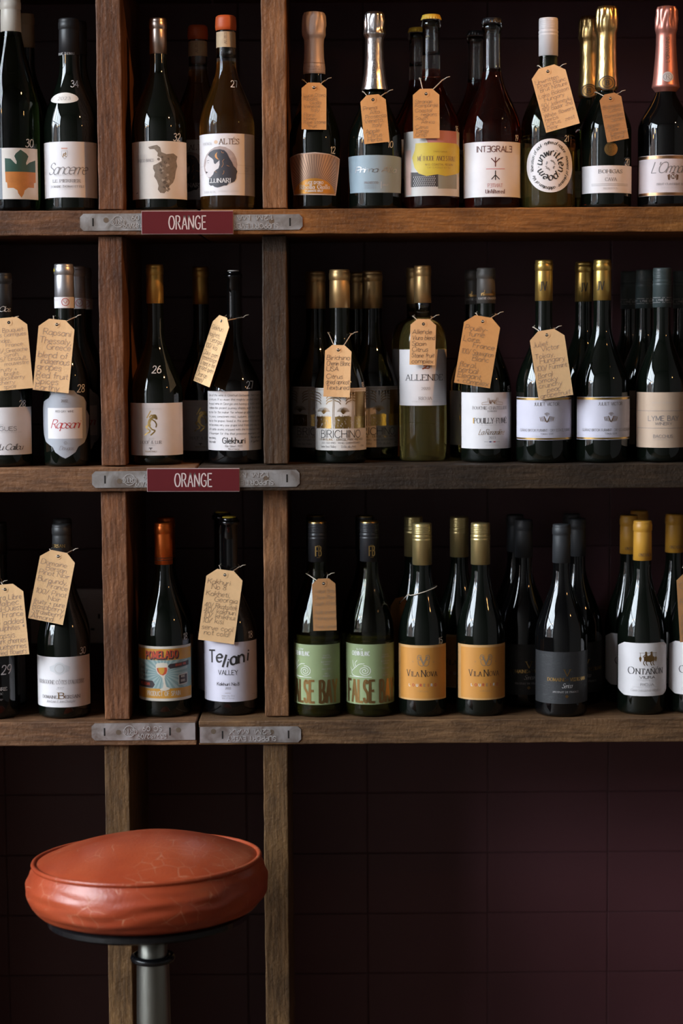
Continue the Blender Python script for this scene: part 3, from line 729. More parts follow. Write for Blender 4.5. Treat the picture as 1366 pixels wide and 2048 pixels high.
def spot(x, y, z, tx, ty, tz, power, size, blend, color, label):
    root = tag(empty('ceiling_spotlight', (x, y, z)), label, 'lamp')
    d = (Vector((tx, ty, tz)) - Vector((x, y, z))).normalized(); q = d.to_track_quat('-Z', 'Y').to_euler()
    v, f = lathe([(.032, -.05), (.036, -.05), (.036, .05), (.012, .06), (0, .06)], 24); link('lamp_head', mesh_of('lamp_head', v, f, [blackm], smooth=False), root, None, q)
    v, f = tube([(0, 0, .05), (0, 0, RZ1 - z)], .008, 8); link('stem', mesh_of('stem', v, f, [blackm]), root)
    l = bpy.data.lights.new('spot_beam', 'SPOT'); l.energy = power; l.spot_size = R_(size); l.spot_blend = blend; l.color = color; l.shadow_soft_size = .03
    o = bpy.data.objects.new('spot_beam', l); COL.objects.link(o); o.parent = root; o.rotation_euler = q; o.location = d * .055
spot(1.95, -1.75, 3.35, .12, 0, 1.86, 175, 19, .8, (1.0, .46, .14), 'black ceiling spotlight aimed at the top row of bottles')

# ================================================================== BOTTLES
ink = paper('ink_black', (.022, .020, .020), .5); ink_g = paper('ink_grey', (.22, .20, .20), .55); ink_l = paper('ink_pale_grey', (.50, .47, .46), .55)
ink_br = paper('ink_brown', (.16, .09, .06), .55); ink_r = paper('ink_red', (.45, .035, .04), .5); ink_pk = paper('ink_dusty_pink', (.55, .27, .27), .5)
ink_w = paper('ink_white', (.74, .72, .71), .5); gold = mat('gold_foil_print', (.62, .40, .14), .3, 1.0); gold_d = mat('bronze_foil_print', (.34, .20, .075), .35, .9)
silver = mat('silver_foil_print', (.62, .60, .60), .3, 1.0)
W_ = paper('paper_white', (.74, .70, .705), .5); W_warm = paper('paper_warm_white', (.73, .67, .61), .5); W_viol = paper('paper_lilac_white', (.66, .63, .72), .48)
chalk = mat('white_paint_pen', (.72, .72, .74), .5)
def glass_opaque(name, col): return mat(name, col, .035, 0, .55, 0, 1.5)
DARK = glass_opaque('dark_bottle_glass', (.0030, .0045, .0030)); BLACK = glass_opaque('black_bottle_glass', (.0025, .0025, .0027)); OLIVE = glass_opaque('deep_olive_bottle_glass', (.006, .008, .0025))
CLEAR = mat('clear_bottle_glass', (.93, .95, .93), .01, 0, .5, 1.0, 1.45)
def tint(name, c, ior=1.38, tr=1.0): return mat(name, c, .01, 0, .5, tr, ior)
WINE = dict(amber=tint('amber_wine_in_glass', (.82, .36, .065), tr=.982), straw=tint('straw_wine_in_glass', (.82, .66, .20), tr=.965), rose=tint('dark_rose_wine_in_glass', (.44, .095, .055), tr=.99),
            lemon=tint('yellow_green_wine_in_glass', (.66, .60, .16), tr=.965), green=tint('green_glass_full', (.11, .20, .055)), olive=tint('olive_glass_full', (.36, .34, .06), tr=.975))
OLIVE_CL = tint('olive_clear_glass', (.30, .32, .11), 1.45); GREEN_CL = tint('green_clear_glass', (.10, .18, .05), 1.45)

class D: pass
DES = {}
def design(key, row, x, Y, R, top, capb, rc, sh, nk, shape='burgundy', glass=DARK, cap=None, cap_m=None, fill=None, fillm=None, clearm=None, rn=None, foil=None, name='wine_bottle'):
    d = D(); d.key, d.row, d.x, d.Y, d.Rpx, d.shape, d.glass, d.cap, d.name = key, row, x, Y, R, shape, glass, cap, name
    zs = SHELF_Z[row]; k = (unproj(x + 50, 1000, Y).x - unproj(x - 50, 1000, Y).x) / 100
    dep = F_PX * k; d.k = k
    za = lambda y: unproj(x, y, Y).z - zs
    d.R = R * k; d.H = za(top); d.zc = za(capb); d.rc = rc * k; d.rcpx = rc
    d.zsh, d.znk = za(sh), za(nk); d.rn = (rn or rc - 1.6) * k
    d.za = za; d.cap_m = cap_m; d.fill = za(fill) if fill else None; d.fillm, d.clearm = fillm, clearm
    d.foil = [(r * k, za(y)) for r, y in foil] if foil else None
    Rm = d.R; d.kf = k * (1 - d.R / (Y - CAM.y))
    d.zf = lambda y: unproj(x, y, Y - Rm).z - zs
    d.zcf = lambda y: unproj(x, y, Y - d.rc).z - zs
    d.labels, d.capsheets, d.marks = [], [], []
    # outline
    R_m, rn_, H, zsh, znk = d.R, d.rn, d.H, d.zsh, d.znk
    P = [(0, .010), (R_m * .45, .006), (R_m * .80, .0012), (R_m - .0032, 0), (R_m - .0008, .0016), (R_m, .0050)]
    for t in range(1, 5): P.append((R_m, .005 + (zsh - .005) * t / 4))
    n = 16
    for i in range(1, n + 1):
        t = i / n
        if shape == 'bordeaux': g = 1 - t ** 2.3 if t < .72 else None
        if shape == 'bordeaux':
            g = math.sqrt(max(0, 1 - (t * 1.02) ** 2.2)) if t < .86 else None
            if g is None:
                g0 = math.sqrt(1 - (.86 * 1.02) ** 2.2); g = g0 * (1 - (t - .86) / .14) ** 1.6
        elif shape == 'flute': g = (1 - t) * .55 + .45 * (1 + math.cos(math.pi * t)) / 2
        elif shape == 'sparkling': g = ((1 + math.cos(math.pi * t ** .92)) / 2) ** .95
        else: g = ((1 + math.cos(math.pi * t)) / 2) ** 1.0
        P.append((rn_ + (R_m - rn_) * g, zsh + (znk - zsh) * t))
    top_r = min(rn_, d.rc - .0014)
    if cap in ('capsule', 'screw', 'wax', 'foil'):
        zt = H - .003
        P += [(rn_ + (top_r - rn_) * .6, znk + (zt - znk) * .5), (top_r * .98, zt - .016), (top_r, zt - .014), (top_r, zt - .001), (top_r * .9, zt), (0, zt)]
    elif cap == 'crown':
        P += [(rn_ * .97, znk + (H - znk) * .55), (rn_ * .96, H - .020), (rn_ * 1.10, H - .017), (rn_ * 1.10, H - .012), (rn_ * 1.0, H - .010), (rn_ * 1.04, H - .004), (rn_ * .95, H - .002), (0, H - .002)]
    else:  # open mouth with a cork in it
        P += [(rn_ * .97, znk + (H - znk) * .6), (rn_ * .96, H - .012), (rn_ * 1.22, H - .010), (rn_ * 1.24, H - .005), (rn_ * 1.0, H - .003), (rn_ * 1.05, H - .0015), (rn_ * .98, H - .0004), (rn_ * .9, H), (0, H)]
    d.P = P
    def rad(z, P=P):
        q = P[5:]
        for (r0, z0), (r1, z1) in zip(q[:-1], q[1:]):
            if z0 <= z <= z1 and z1 > z0: return r0 + (r1 - r0) * (z - z0) / (z1 - z0)
        return P[5][0] if z < P[5][1] else q[-2][0]
    d.rad = rad
    # glass mesh
    v, f = lathe(P, 48)
    if fillm is None: me = mesh_of('glass_body', v, f, [glass], smooth=True)
    else:
        mi = [0 if sum(v[i][2] for i in q) / len(q) < d.fill else 1 for q in f]
        C = [(0, d.fill)]; z = d.fill + .0004
        while z < H - .012:
            C.append((max(.004, rad(z) - .0028), z)); z += .008
        C.append((.009, H - .009)); C.append((0, H - .009))
        cv, cf = lathe(C, 48, flip=True); b = len(v)
        for q in cf:
            zz = sum(cv[i][2] for i in q) / len(q)
            f.append(tuple(i + b for i in q)); mi.append(0 if zz < d.fill + .0003 else 1)
        v = v + cv
        me = mesh_of('glass_body', v, f, [fillm, clearm or CLEAR], mi, smooth=True)
    d.glass_me = me
    # closure mesh
    d.cap_me = None; rc_ = d.rc
    if cap == 'capsule':
        zc = d.zc; L = H - zc
        CP = [(rad(zc) + .0002, zc), (max(rad(zc) + .0007, rc_ * .985), zc + .0004), (rc_ * .965, zc + L * .5), (rc_ * .955, H - .0185), (rc_ * .938, H - .0172), (rc_ * .945, H - .0162), (rc_ * 1.0, H - .0152), (rc_ * 1.005, H - .0060), (rc_ * .955, H - .0050), (rc_ * .965, H - .0040), (rc_ * .95, H - .001), (rc_ * .86, H), (0, H)]
        v, f = lathe(CP, 40); d.cap_me = mesh_of('capsule', v, f, [cap_m], smooth=True); d.capname = 'capsule'
    elif cap == 'screw':
        zc = d.zc; CP = [(rad(zc) + .0002, zc), (rc_, zc + .0005), (rc_, H - .027), (rc_ * 1.02, H - .0262), (rc_ * 1.02, H - .025), (rc_ * .985, H - .0242), (rc_ * .985, H - .0225), (rc_ * 1.02, H - .0215), (rc_ * 1.02, H - .0195), (rc_ * .97, H - .0188), (rc_ * .97, H - .0165)]
        z = H - .0165
        for q in range(5): CP += [(rc_ * 1.0, z + .001), (rc_ * 1.0, z + .0017), (rc_ * .968, z + .0026)]; z += .0026
        CP += [(rc_ * .985, H - .002), (rc_ * .93, H), (0, H)]
        v, f = lathe(CP, 40); d.cap_me = mesh_of('screw_cap', v, f, [cap_m], smooth=True); d.capname = 'screw_cap'
    elif cap == 'wax':
        zc = d.zc; CP = [(rad(zc) + .0001, zc), (rc_ * .98, zc + .001), (rc_ * 1.02, zc + .006), (rc_ * .99, H - .006), (rc_ * .95, H - .002), (rc_ * .8, H), (0, H + .0004)]
        v, f = lathe(CP, 40); d.cap_me = mesh_of('wax_seal', v, f, [cap_m], smooth=True); d.capname = 'wax_seal'
    elif cap == 'foil':
        FP = []
        for (r0, z0), (r1, z1) in zip(d.foil[:-1], d.foil[1:]):
            for t in range(4): FP.append((r0 + (r1 - r0) * t / 4, z0 + (z1 - z0) * t / 4))
        FP.append(d.foil[-1])
        v, f = lathe(FP, 64); vv = []
        rg = random.Random(len(DES) * 7 + 1)
        zw = [z for r, z in d.foil]; zmid = d.H - .034
        for (x_, y_, z_) in v:
            r = math.hypot(x_, y_)
            if r > 1e-5:
                a = math.atan2(y_, x_); up = min(1, max(0, (z_ - zmid + .012) / .014))
                k2 = 1 + up * (.05 * math.sin(a * 8 + 3 * noise.noise(Vector((math.cos(a) * 2, math.sin(a) * 2, z_ * 30)))) * min(1, max(0, (z_ - zmid) / .012)) + .075 * noise.noise(Vector((math.cos(a) * 3.2, math.sin(a) * 3.2, z_ * 55 + len(DES)))) + .05 * noise.noise(Vector((math.cos(a) * 9, math.sin(a) * 9, z_ * 90)))) + .006 * noise.noise(Vector((math.cos(a) * 2, math.sin(a) * 2, z_ * 20)))
                x_, y_ = x_ * k2, y_ * k2
            vv.append((x_, y_, z_))
        d.cap_me = mesh_of('foil', vv, f, [cap_m], smooth=True); d.capname = 'foil'
    elif cap == 'crown':
        rows, faces = [], []; n = 72
        CP = [(1.12, H - .0075, .05), (1.10, H - .006, .035), (1.05, H - .003, .0), (.98, H - .0006, 0), (.85, H, 0)]
        vs = []
        for r, z, amp in CP:
            for k2 in range(n):
                a = 2 * math.pi * k2 / n; rr = d.rn * (r + amp * math.cos(a * 21)); vs.append((rr * math.sin(a), -rr * math.cos(a), z))
        for i in range(len(CP) - 1):
            for k2 in range(n): faces.append((i * n + k2, i * n + (k2 + 1) % n, (i + 1) * n + (k2 + 1) % n, (i + 1) * n + k2))
        faces.append(tuple((len(CP) - 1) * n + k2 for k2 in range(n)))
        d.cap_me = mesh_of('crown_cap', vs, faces, [cap_m]); d.capname = 'crown_cap'
    elif cap == 'cork':
        v, f = lathe([(d.rn * .78, H - .004), (d.rn * .80, H + .0012), (d.rn * .7, H + .0019), (0, H + .0019)], 28); d.cap_me = mesh_of('cork', v, f, [cap_m], smooth=True); d.capname = 'cork'
    DES[key] = d; return d

def label(d, cy, paper_m, fn, outline=None, a=78, y0=None, y1=None, name='label'):
    """paper patch wrapped round the glass + printed artwork; outline in photo pixels"""
    rl = d.rad(d.zf(cy)) / d.k
    base = Sheet(d.x, cy, rl)
    if outline: base.poly(outline, paper_m, 0)
    else:
        aa = a if isinstance(a, tuple) else (-a, a)
        q = [(R_(aa[0]) * rl, cy - y0), (R_(aa[1]) * rl, cy - y0), (R_(aa[1]) * rl, cy - y1), (R_(aa[0]) * rl, cy - y1)]
        base.polys.append((q[::-1], base.mi(paper_m), 0))
    art = Sheet(d.x, cy, rl); fn(art)
    zm = d.zf(cy)
    def place(u, v, l):
        z = zm + v * d.kf; r = d.rad(z) + .0003 + .00011 * l; an = u / rl
        return (r * math.sin(an), -r * math.cos(an), z)
    bme = base.build(name, place)
    ame = art.build('print', place) if (art.v or art.polys) else None
    d.labels.append((name, bme, ame))
def capprint(d, cy, fn, name='print', rfn=None):
    s = Sheet(d.x, cy, d.rcpx); fn(s); zm = d.zcf(cy)
    def place(u, v, l):
        z = zm + v * d.k * .995; r = (rfn(z) if rfn else max(d.rc, d.rad(z) + .0007)) + .0002 + .00010 * l; an = u / d.rcpx
        return (r * math.sin(an), -r * math.cos(an), z)
    d.capsheets.append((name, s.build(name, place, 3.0)))
def mark(d, t, x, y, h, w=None):
    z = d.zf(y); rl = d.rad(z) / d.k
    s = Sheet(d.x, y, rl); s.text(t, x, y, h, chalk, 'marker', w=w)
    def place(u, v, l):
        zz = z + v * d.kf; r = d.rad(zz) + .00035; an = u / rl
        return (r * math.sin(an), -r * math.cos(an), zz)
    d.marks.append(s.build('price_mark', place))
def bottle(key, lab, x=None, Y=None, yaw=0, group=None, marks=True, lean=0.0, capyaw=0):
    d = DES[key]; x = d.x if x is None else x; Y = d.Y if Y is None else Y
    zs = SHELF_Z[d.row]
    ym = {1: 350, 2: 860, 3: 1370}[d.row]
    p = unproj(x, ym, Y)
    root = tag(empty(d.name, (p.x, Y, zs + .0008), (0, R_(lean), R_(yaw))), lab, 'bottle', group)
    link('glass_body', d.glass_me, root)
    cap = None
    if d.cap_me: cap = link(d.capname, d.cap_me, root, (0, 0, 0), (0, 0, R_(capyaw)))
    for nm, bme, ame in d.labels:
        o = link(nm, bme, root)
        if ame: link('print', ame, o)
    for nm, me in d.capsheets: link(nm, me, cap or root)
    if marks:
        for me in d.marks: link('price_mark', me, root)
    return root
def crop(s, ox, oy): return lambda *pts: [(ox + a / s, oy + b / s) for a, b in pts]

# ---------------- top row, first bay
d = design('flute', 1, 28, .058, 52, -1, 66, 20.5, 215, 55, 'flute', OLIVE, 'capsule', paper('cap_cream', (.70, .64, .56), .4), fill=75, fillm=WINE['green'], clearm=GREEN_CL, rn=18)
cq = crop(4.267, 0, 0)
def art(s):
    s.poly([(-23, 299), (13, 299), (13, 398), (-23, 398)], paper('paper_slate_grey', (.20, .22, .24), .5), 1)
    s.poly(cq((82, 1357), (130, 1362), (165, 1400), (176, 1407), (178, 1385), (160, 1340), (172, 1318), (210, 1285), (255, 1318), (268, 1340), (250, 1395), (253, 1412), (275, 1390), (315, 1368), (315, 1470), (82, 1470)), paper('leaf_green', (.030, .085, .062), .5), 1)
    s.poly(cq((82, 1470), (315, 1470), (315, 1555), (303, 1560), (303, 1600), (262, 1600), (235, 1625), (228, 1655), (210, 1685), (185, 1650), (180, 1625), (150, 1605), (100, 1605), (97, 1560), (85, 1555)), paper('leaf_orange', (.56, .20, .045), .5, .25, 90), 1)
    s.text('PINOT', -1, 306, 5, ink_w, 'bold', w=18); s.text('2023', 0, 313, 3.5, ink_w, 'sans')
    s.text('GRAND VIN BLANC', 6, 372, 3, ink_l, 'light', w=40, rot=90)
label(d, 348, W_warm, art, y0=298, y1=398, a=(-78, 71)); mark(d, '30', 65, 286, 15)
bottle('flute', 'tall green flute-shaped bottle with long cream cap and orange and green leaf label')
d = design('tancap', 1, 58, .15, 49, 29, 98, 17, 262, 128, 'burgundy', DARK, 'capsule', paper('cap_tan', (.40, .27, .16), .45))
bottle('tancap', 'dark bottle with tan cap standing behind the green flute bottle')
d = design('oval', 1, 143, .060, 52.5, 39, 112, 20.5, 262, 128, 'burgundy', DARK, 'capsule', mat('cap_matt_black', (.018, .017, .018), .42))
def art(s):
    s.poly([(131, 303), (143.5, 303), (143.5, 313), (140, 318), (137.2, 320), (134.5, 318), (131, 313)], ink_l, 1); s.poly([(132, 304), (142.5, 304), (142.5, 313), (137.2, 318.5), (132, 313)], W_, 2)
    s.line([(131, 299), (143, 299)], 3, paper('ink_salmon', (.62, .36, .30)), 2)
    s.line([(134, 316), (136, 309), (140, 311), (139, 306)], 1.6, gold_d, 3, True); s.line([(136, 312), (141, 315)], 1.4, gold_d, 3)
    s.text('Sancerre', 140, 338, 22, ink_g, 'script', w=80, weight=1.1)
    s.text('APPELLATION SANCERRE CONTROLEE', 138, 351, 2.4, ink_l, 'light', w=50)
    s.text('LE PIERRIER', 139, 362, 5.4, ink_g, 'serifb', w=56); s.text('DOMAINE THOMAS ET FILS', 140, 373, 4.2, ink_g, 'serif', w=68); s.text('VIGNERONS', 139, 378, 2.4, ink_l, 'light', w=27)
label(d, 340, W_, art, y0=285.5, y1=394.5, a=80)
label(d, 195, W_warm, lambda s: s.text('2023', 136, 196, 6.5, ink_g, 'serif', w=25), outline=[(136 + 27.5 * math.cos(2 * math.pi * k / 28), 196 + (12 if math.sin(2 * math.pi * k / 28) < 0 else 10) * math.sin(2 * math.pi * k / 28)) for k in range(28)], name='vintage_label')
capprint(d, 108, lambda s: s.text('DOMAINE THOMAS', 134, 108, 4.5, ink_l, 'serif', w=44)); mark(d, '34', 155, 165, 13)
bottle('oval', 'burgundy bottle with flourished script label and a small oval vintage label on its shoulder')
design('blackcap_back', 1, 160, .15, 50, 44, 112, 19, 262, 128, 'burgundy', DARK, 'capsule', MATS['cap_matt_black'])
bottle('blackcap_back', 'dark bottle with black cap hidden behind the flourished script label bottle')

# ---------------- top row, second bay
cq = crop(3.903, 230, 0)
d = design('grape', 1, 320, .066, 54, 38, 110, 17.5, 262, 128, 'burgundy', DARK, 'capsule', foil_mat('cap_rose_silver', (.60, .48, .42), .3, 40, .1))
def art(s):
    gr = paper('grape_brown', (.22, .175, .135), .6, .4, 260); gl_ = paper('grape_light', (.40, .34, .28), .6, .3, 200); gd = paper('grape_dark', (.12, .095, .075), .6, .3, 200)
    s.poly(cq((283, 1155), (320, 1146), (350, 1140), (375, 1160), (382, 1195), (420, 1210), (470, 1203), (498, 1225), (490, 1260), (496, 1300), (485, 1340), (478, 1390), (465, 1425), (440, 1450), (412, 1455), (416, 1490), (400, 1508), (370, 1505), (352, 1480), (358, 1450), (345, 1410), (325, 1380), (332, 1350), (318, 1320), (320, 1295), (345, 1285), (384, 1262), (380, 1240), (352, 1225), (356, 1200), (330, 1172), (295, 1172)), gr, 1)
    rg = random.Random(4)
    for k in range(46):
        t = rg.random(); x = 425 + rg.uniform(-70, 55) * (1 - .55 * t); y = 1225 + 260 * t
        s.disc(*cq((x, y))[0], rg.uniform(1.6, 3.8), rg.choice([gl_, gd, gr, gr]), 2 + k * .02, n=10)
    s.text('APSYRTIDES', 289, 314, 6, ink_l, 'light', w=26); s.text('SANSEGO BIANCO', 295, 322, 6, ink_g, 'sans', w=38)
    s.text('VRHUNSKO VINO PRODUCT OF CROATIA', 369.5, 344, 3, ink_l, 'light', w=80, rot=90); s.line([(277, 386), (280, 384)], 1.5, ink, 2)
label(d, 340, W_warm, art, y0=284.5, y1=397, a=80); mark(d, '32', 357, 274, 14)
bottle('grape', 'dark bottle with rose-silver cap and white label showing a brown grape bunch')
cq = crop(11.383, 395, 260)
d = design('wax', 1, 455, .062, 54, 33, 63, 20.5, 255, 125, 'burgundy', DARK, 'wax', mat('orange_wax', (.50, .085, .018), .5), fill=118, fillm=WINE['amber'], rn=19)
def art(s):
    face = paper('moon_face', (.66, .59, .58)); hair = paper('hair_dark', (.040, .038, .048), .5, .2, 100); moon = paper('moon_grey', (.42, .33, .31), .5, .35, 120)
    s.disc(444, 330, 33, moon, 1, 36)
    s.poly(cq((300, 555), (250, 640), (240, 740), (213, 850), (226, 880), (235, 930), (243, 1000), (250, 1060), (300, 1065), (360, 1060), (440, 950), (540, 880), (560, 700), (420, 740), (410, 690), (330, 610)), face, 2)
    s.poly(cq((285, 570), (330, 510), (420, 465), (560, 455), (650, 480), (710, 540), (760, 650), (820, 750), (850, 830), (900, 880), (930, 950), (910, 1020), (905, 1100), (870, 1170), (800, 1205), (740, 1210), (700, 1260), (640, 1260), (560, 1290), (490, 1305), (430, 1290), (390, 1255), (340, 1260), (300, 1220), (310, 1120), (350, 1060), (400, 1010), (420, 950), (470, 910), (520, 880), (545, 800), (545, 700), (500, 740), (450, 785), (420, 760), (410, 690), (380, 650), (330, 620)), hair, 3)
    orr = paper('crescent_orange', (.62, .26, .06))
    s.poly(cq((500, 515), (455, 560), (442, 600), (455, 640), (490, 675), (545, 690), (510, 660), (490, 620), (485, 570)), orr, 4)
    for q in (((590, 500), (600, 535), (645, 540)), ((650, 680), (610, 720), (630, 790), (590, 860)), ((700, 815), (760, 840)), ((640, 930), (640, 980), (610, 1020)), ((440, 940), (480, 970))): s.line(cq(*q), .6, orr, 4)
    s.line(cq((262, 710), (285, 690), (315, 695)), .8, ink, 4); s.line(cq((275, 740), (300, 745)), .7, ink, 4); s.poly(cq((230, 930), (282, 955), (245, 985)), ink, 4)
    s.text('ALT\u00c9S', 462, 285, 10.5, ink_br, 'serif', w=39); s.text('HER\u00caNCIA', 418.5, 288.5, 5, ink_l, 'serif', w=23); s.disc(436, 286, 3.6, paper('ink_peach', (.70, .48, .32)), 1)
    s.text('LLUNARI', 441, 361, 8, ink_w, 'serifb', w=45, layer=5)
    s.text('TERRA ALTA', 421, 383, 4, ink_l, 'serif', w=30); s.text("DENOMINACIO D'ORIGEN", 460, 382, 2.6, ink_l, 'light', w=40)
    for y in (332, 348): s.line([(404, y), (410, y)], .5, ink_l, 1); s.line([(478, y - 1), (507, y)], .5, ink_l, 1)
    s.text('VINO', 494, 337, 3.2, ink_l, 'serif', w=11); s.text('BLANC', 494, 342, 3.2, ink_l, 'serif', w=11)
label(d, 330, W_, art, y0=269.5, y1=390, a=82); mark(d, '27', 471, 165, 13)
for nm, dd in (('wax', d),):
    corkm = paper('cork_stopper', (.42, .26, .14), .8, .2, 160)
    v, f = lathe([(0, d.za(93)), (.0092, d.za(93)), (.0092, d.za(62)), (0, d.za(62))], 24)
    # the stopper shows through the clear neck, printed strip round the glass
    s = Sheet(455, 79, 19); s.polys.append(([(-38, -15), (38, -15), (38, 15), (-38, 15)], s.mi(paper('paper_neck_strip', (.50, .36, .22), .6, .15, 150)), 0)); s.text('ALTES', 455, 77, 5, ink_br, 'serif', w=22, rot=90)
    zm = d.zcf(79)
    me = s.build('neck_strip', lambda u, v_, l: ((d.rad(zm + v_ * d.k) + .0003 + .0001 * l) * math.sin(u / 19), -(d.rad(zm + v_ * d.k) + .0003 + .0001 * l) * math.cos(u / 19), zm + v_ * d.k))
    d.labels.append(('neck_strip', me, None))
bottle('wax', 'clear bottle of amber wine sealed with orange wax, label of a dark-haired face in profile')
bottle('wax', 'orange wax-sealed bottle in the shadow behind the dark-haired profile label bottle', 399, .155, -4, marks=False)

# ---------------- top row, third bay (sparkling)
rosefoil = foil_mat('foil_dusty_rose', (.50, .40, .36), .5, 60, .25, .4); silverfoil = foil_mat('foil_silver', (.72, .68, .68), .26, 200, .3); goldfoil = foil_mat('foil_gold', (.66, .45, .19), .3, 160, .4); pinkfoil = foil_mat('foil_salmon_pink', (.62, .25, .20), .36, 90, .2, .8)
cq = crop(4.654, 560, 0)
d = design('fan', 1, 630, .060, 50.5, 25, 150, 21, 285, 150, 'sparkling', DARK, 'foil', rosefoil, rn=18, name='sparkling_wine_bottle',
  foil=[(21.5, 150), (21.8, 138), (19.5, 118), (18.8, 92), (19.5, 80), (22.8, 72), (23, 52), (22, 34), (19, 27), (10, 25), (0, 24.5)])
def art(s):
    copper = foil_mat('fan_copper', (.50, .32, .22), .4, 30, .05, .5); drk = paper('fan_line', (.13, .085, .075)); sun = foil_mat('fan_sun', (.60, .28, .05), .38, 40, .05, .5)
    s.poly(cq((107, 1470), (185, 1443), (330, 1437), (455, 1448), (543, 1480), (506, 1806), (320, 1803), (142, 1800)), copper, 1)
    for k in range(41):
        a = R_(-78 + 156 * k / 40)
        x0, y0 = 629 + 30 * math.sin(a), 392 - 34 * math.cos(a)
        t = min(200, 41 / max(.05, abs(math.sin(a))), (392 - 311) / max(.05, math.cos(a)))
        x1, y1 = 629 + t * math.sin(a), 392 - t * math.cos(a)
        if t > 36: s.line([(x0, y0), (x1, y1)], 1.0, drk, 2)
    s.poly([(629 + 39 * math.sin(R_(a)), 387 - 30 * math.cos(R_(a))) for a in range(-90, 91, 10)], sun, 3)
    s.text("LUCE D'ORO", 629, 366, 4.8, ink_w, 'bold', w=35, layer=4); s.text('Ribolla Gialla', 630, 374, 8, ink_w, 'serifb', w=60, layer=4); s.text('SPUMANTE BRUT', 628, 382, 3.8, ink_w, 'bold', w=36, layer=4)
label(d, 348, paper('fan_border', (.60, .48, .42)), art, outline=cq((97, 1465), (180, 1435), (330, 1427), (460, 1440), (552, 1476), (513, 1816), (320, 1814), (134, 1810)))
capprint(d, 138, lambda s: (s.line([(609, 126.5), (629, 126.5), (649, 126.5)], .7, ink_br), s.line([(609, 145), (629, 145), (649, 145)], .7, ink_br), s.text('RIBOLLA GIALLA', 632, 134, 3.2, ink_br, 'light', w=28), s.text('SPUMANTE BRUT', 632, 140, 3, ink_br, 'light', w=28)), rfn=lambda z: .0172)
mark(d, '12', 665, 300, 13)
bottle('fan', 'sparkling bottle with dusty rose foil and fan-shaped copper label with radiating lines')
d = design('blue', 1, 750, .060, 53, 24, 185, 21, 285, 165, 'sparkling', DARK, 'foil', silverfoil, rn=17, name='sparkling_wine_bottle',
  foil=[(27, 182), (24.5, 170), (21, 150), (18.6, 120), (17.6, 90), (18, 78), (22.3, 70), (20, 60), (20.5, 44), (19.5, 31), (16, 26), (8, 24.3), (0, 24)])
cq = crop(4.654, 560, 0)
def art(s):
    s.text('Prima Alta', 751, 340, 11, silver, 'script', w=88, weight=1.3)
    s.text('PROSECCO', 741.5, 366, 4.2, ink_g, 'bold', w=27)
    for y in (371.5, 374.5, 377): s.text('DENOMINAZIONE DI', 739.5, y, 2, ink_g, 'light', w=23)
    s.line([(761, 363.5), (761, 377.5)], .6, ink_w); s.text('BRUT', 769.5, 370.5, 3.2, ink_l, 'sans', w=12)
label(d, 349, paper('paper_blue_grey', (.27, .355, .41), .5), art, outline=cq((642, 1455), (760, 1452), (890, 1452), (1010, 1454), (1130, 1463), (1116, 1790), (890, 1794), (657, 1790)))
capprint(d, 120, lambda s: s.text('PROSECCO DOC', 749, 118, 6.5, ink_g, 'serif', w=76, rot=90), rfn=lambda z: d.k * (17.7 if z > d.za(92) else 17.7 + (d.za(92) - z) / d.k * .050 if z > d.za(122) else 19.2 + (d.za(122) - z) / d.k * .095))
mark(d, '10', 779, 289, 12)
bottle('blue', 'sparkling bottle with crinkled silver foil and plain blue-grey label')
d = design('yellowcrown', 1, 863, .062, 55, 31, 45, 19, 262, 140, 'burgundy', DARK, 'crown', mat('crown_yellow', (.56, .36, .035), .4), fill=112, fillm=WINE['rose'], rn=17.5, name='sparkling_wine_bottle')
cq = crop(4.654, 780, 0)
def art(s):
    ylw = paper('patch_yellow', (.60, .46, .055), .5, .12, 60); pk = paper('patch_pink', (.50, .20, .19), .5, .1); gy = paper('patch_grey_green', (.26, .27, .23)); bk = paper('patch_black', (.045, .04, .04))
    s.rect(812, 300, 822, 388, paper('patch_pale_pink', (.62, .42, .36)), 1)
    s.poly(cq((340, 1225), (605, 1228), (608, 1340), (345, 1345), (320, 1290)), pk, 1)
    s.poly(cq((188, 1600), (435, 1615), (436, 1738), (190, 1735)), bk, 1); s.poly(cq((432, 1620), (608, 1618), (608, 1752), (432, 1755)), gy, 1)
    for i in range(11):
        for j in range(6): s.line(cq((220 + i * 18 + (j % 2) * 8, 1640 + j * 18), (216 + i * 18 + (j % 2) * 8, 1652 + j * 18)), .9, ink_w, 2)
    s.poly(cq((235, 1340), (420, 1336), (605, 1340), (640, 1380), (640, 1585), (590, 1620), (500, 1640), (430, 1625), (330, 1640), (262, 1615), (225, 1560), (205, 1470), (228, 1400)), ylw, 3)
    s.text('STRANGE KOMPANJIE', 878, 305, 2.4, ink_br, 'light', w=28, layer=4); s.text('M\u00c9THODE ANCESTRALE', 874, 318, 9.5, ink_br, 'deco', w=82, layer=4); s.text('W.O. COASTAL REGION', 877, 330, 3.6, ink_br, 'sans', w=58, layer=4); s.text('CAP CLASSIQUE BOTTLE', 876, 336, 2.8, ink_br, 'light', w=48, layer=4)
label(d, 328, paper('paper_grey_white', (.56, .53, .50), .5, .2, 25), art, y0=264, y1=391, a=80); mark(d, '16', 911, 256, 11)
bottle('yellowcrown', 'bottle with yellow crown cap and patchwork label of yellow, pink and black brushstrokes')
bottle('yellowcrown', 'yellow-capped bottle standing behind the patchwork label bottle', 836, .19, 8, marks=False)
d = design('blackcrown', 1, 984, .062, 57, 38, 50, 19, 268, 135, 'burgundy', DARK, 'crown', mat('crown_black', (.012, .013, .016), .3), fill=146, fillm=WINE['rose'], rn=18, name='sparkling_wine_bottle')
cq = crop(4.654, 780, 0)
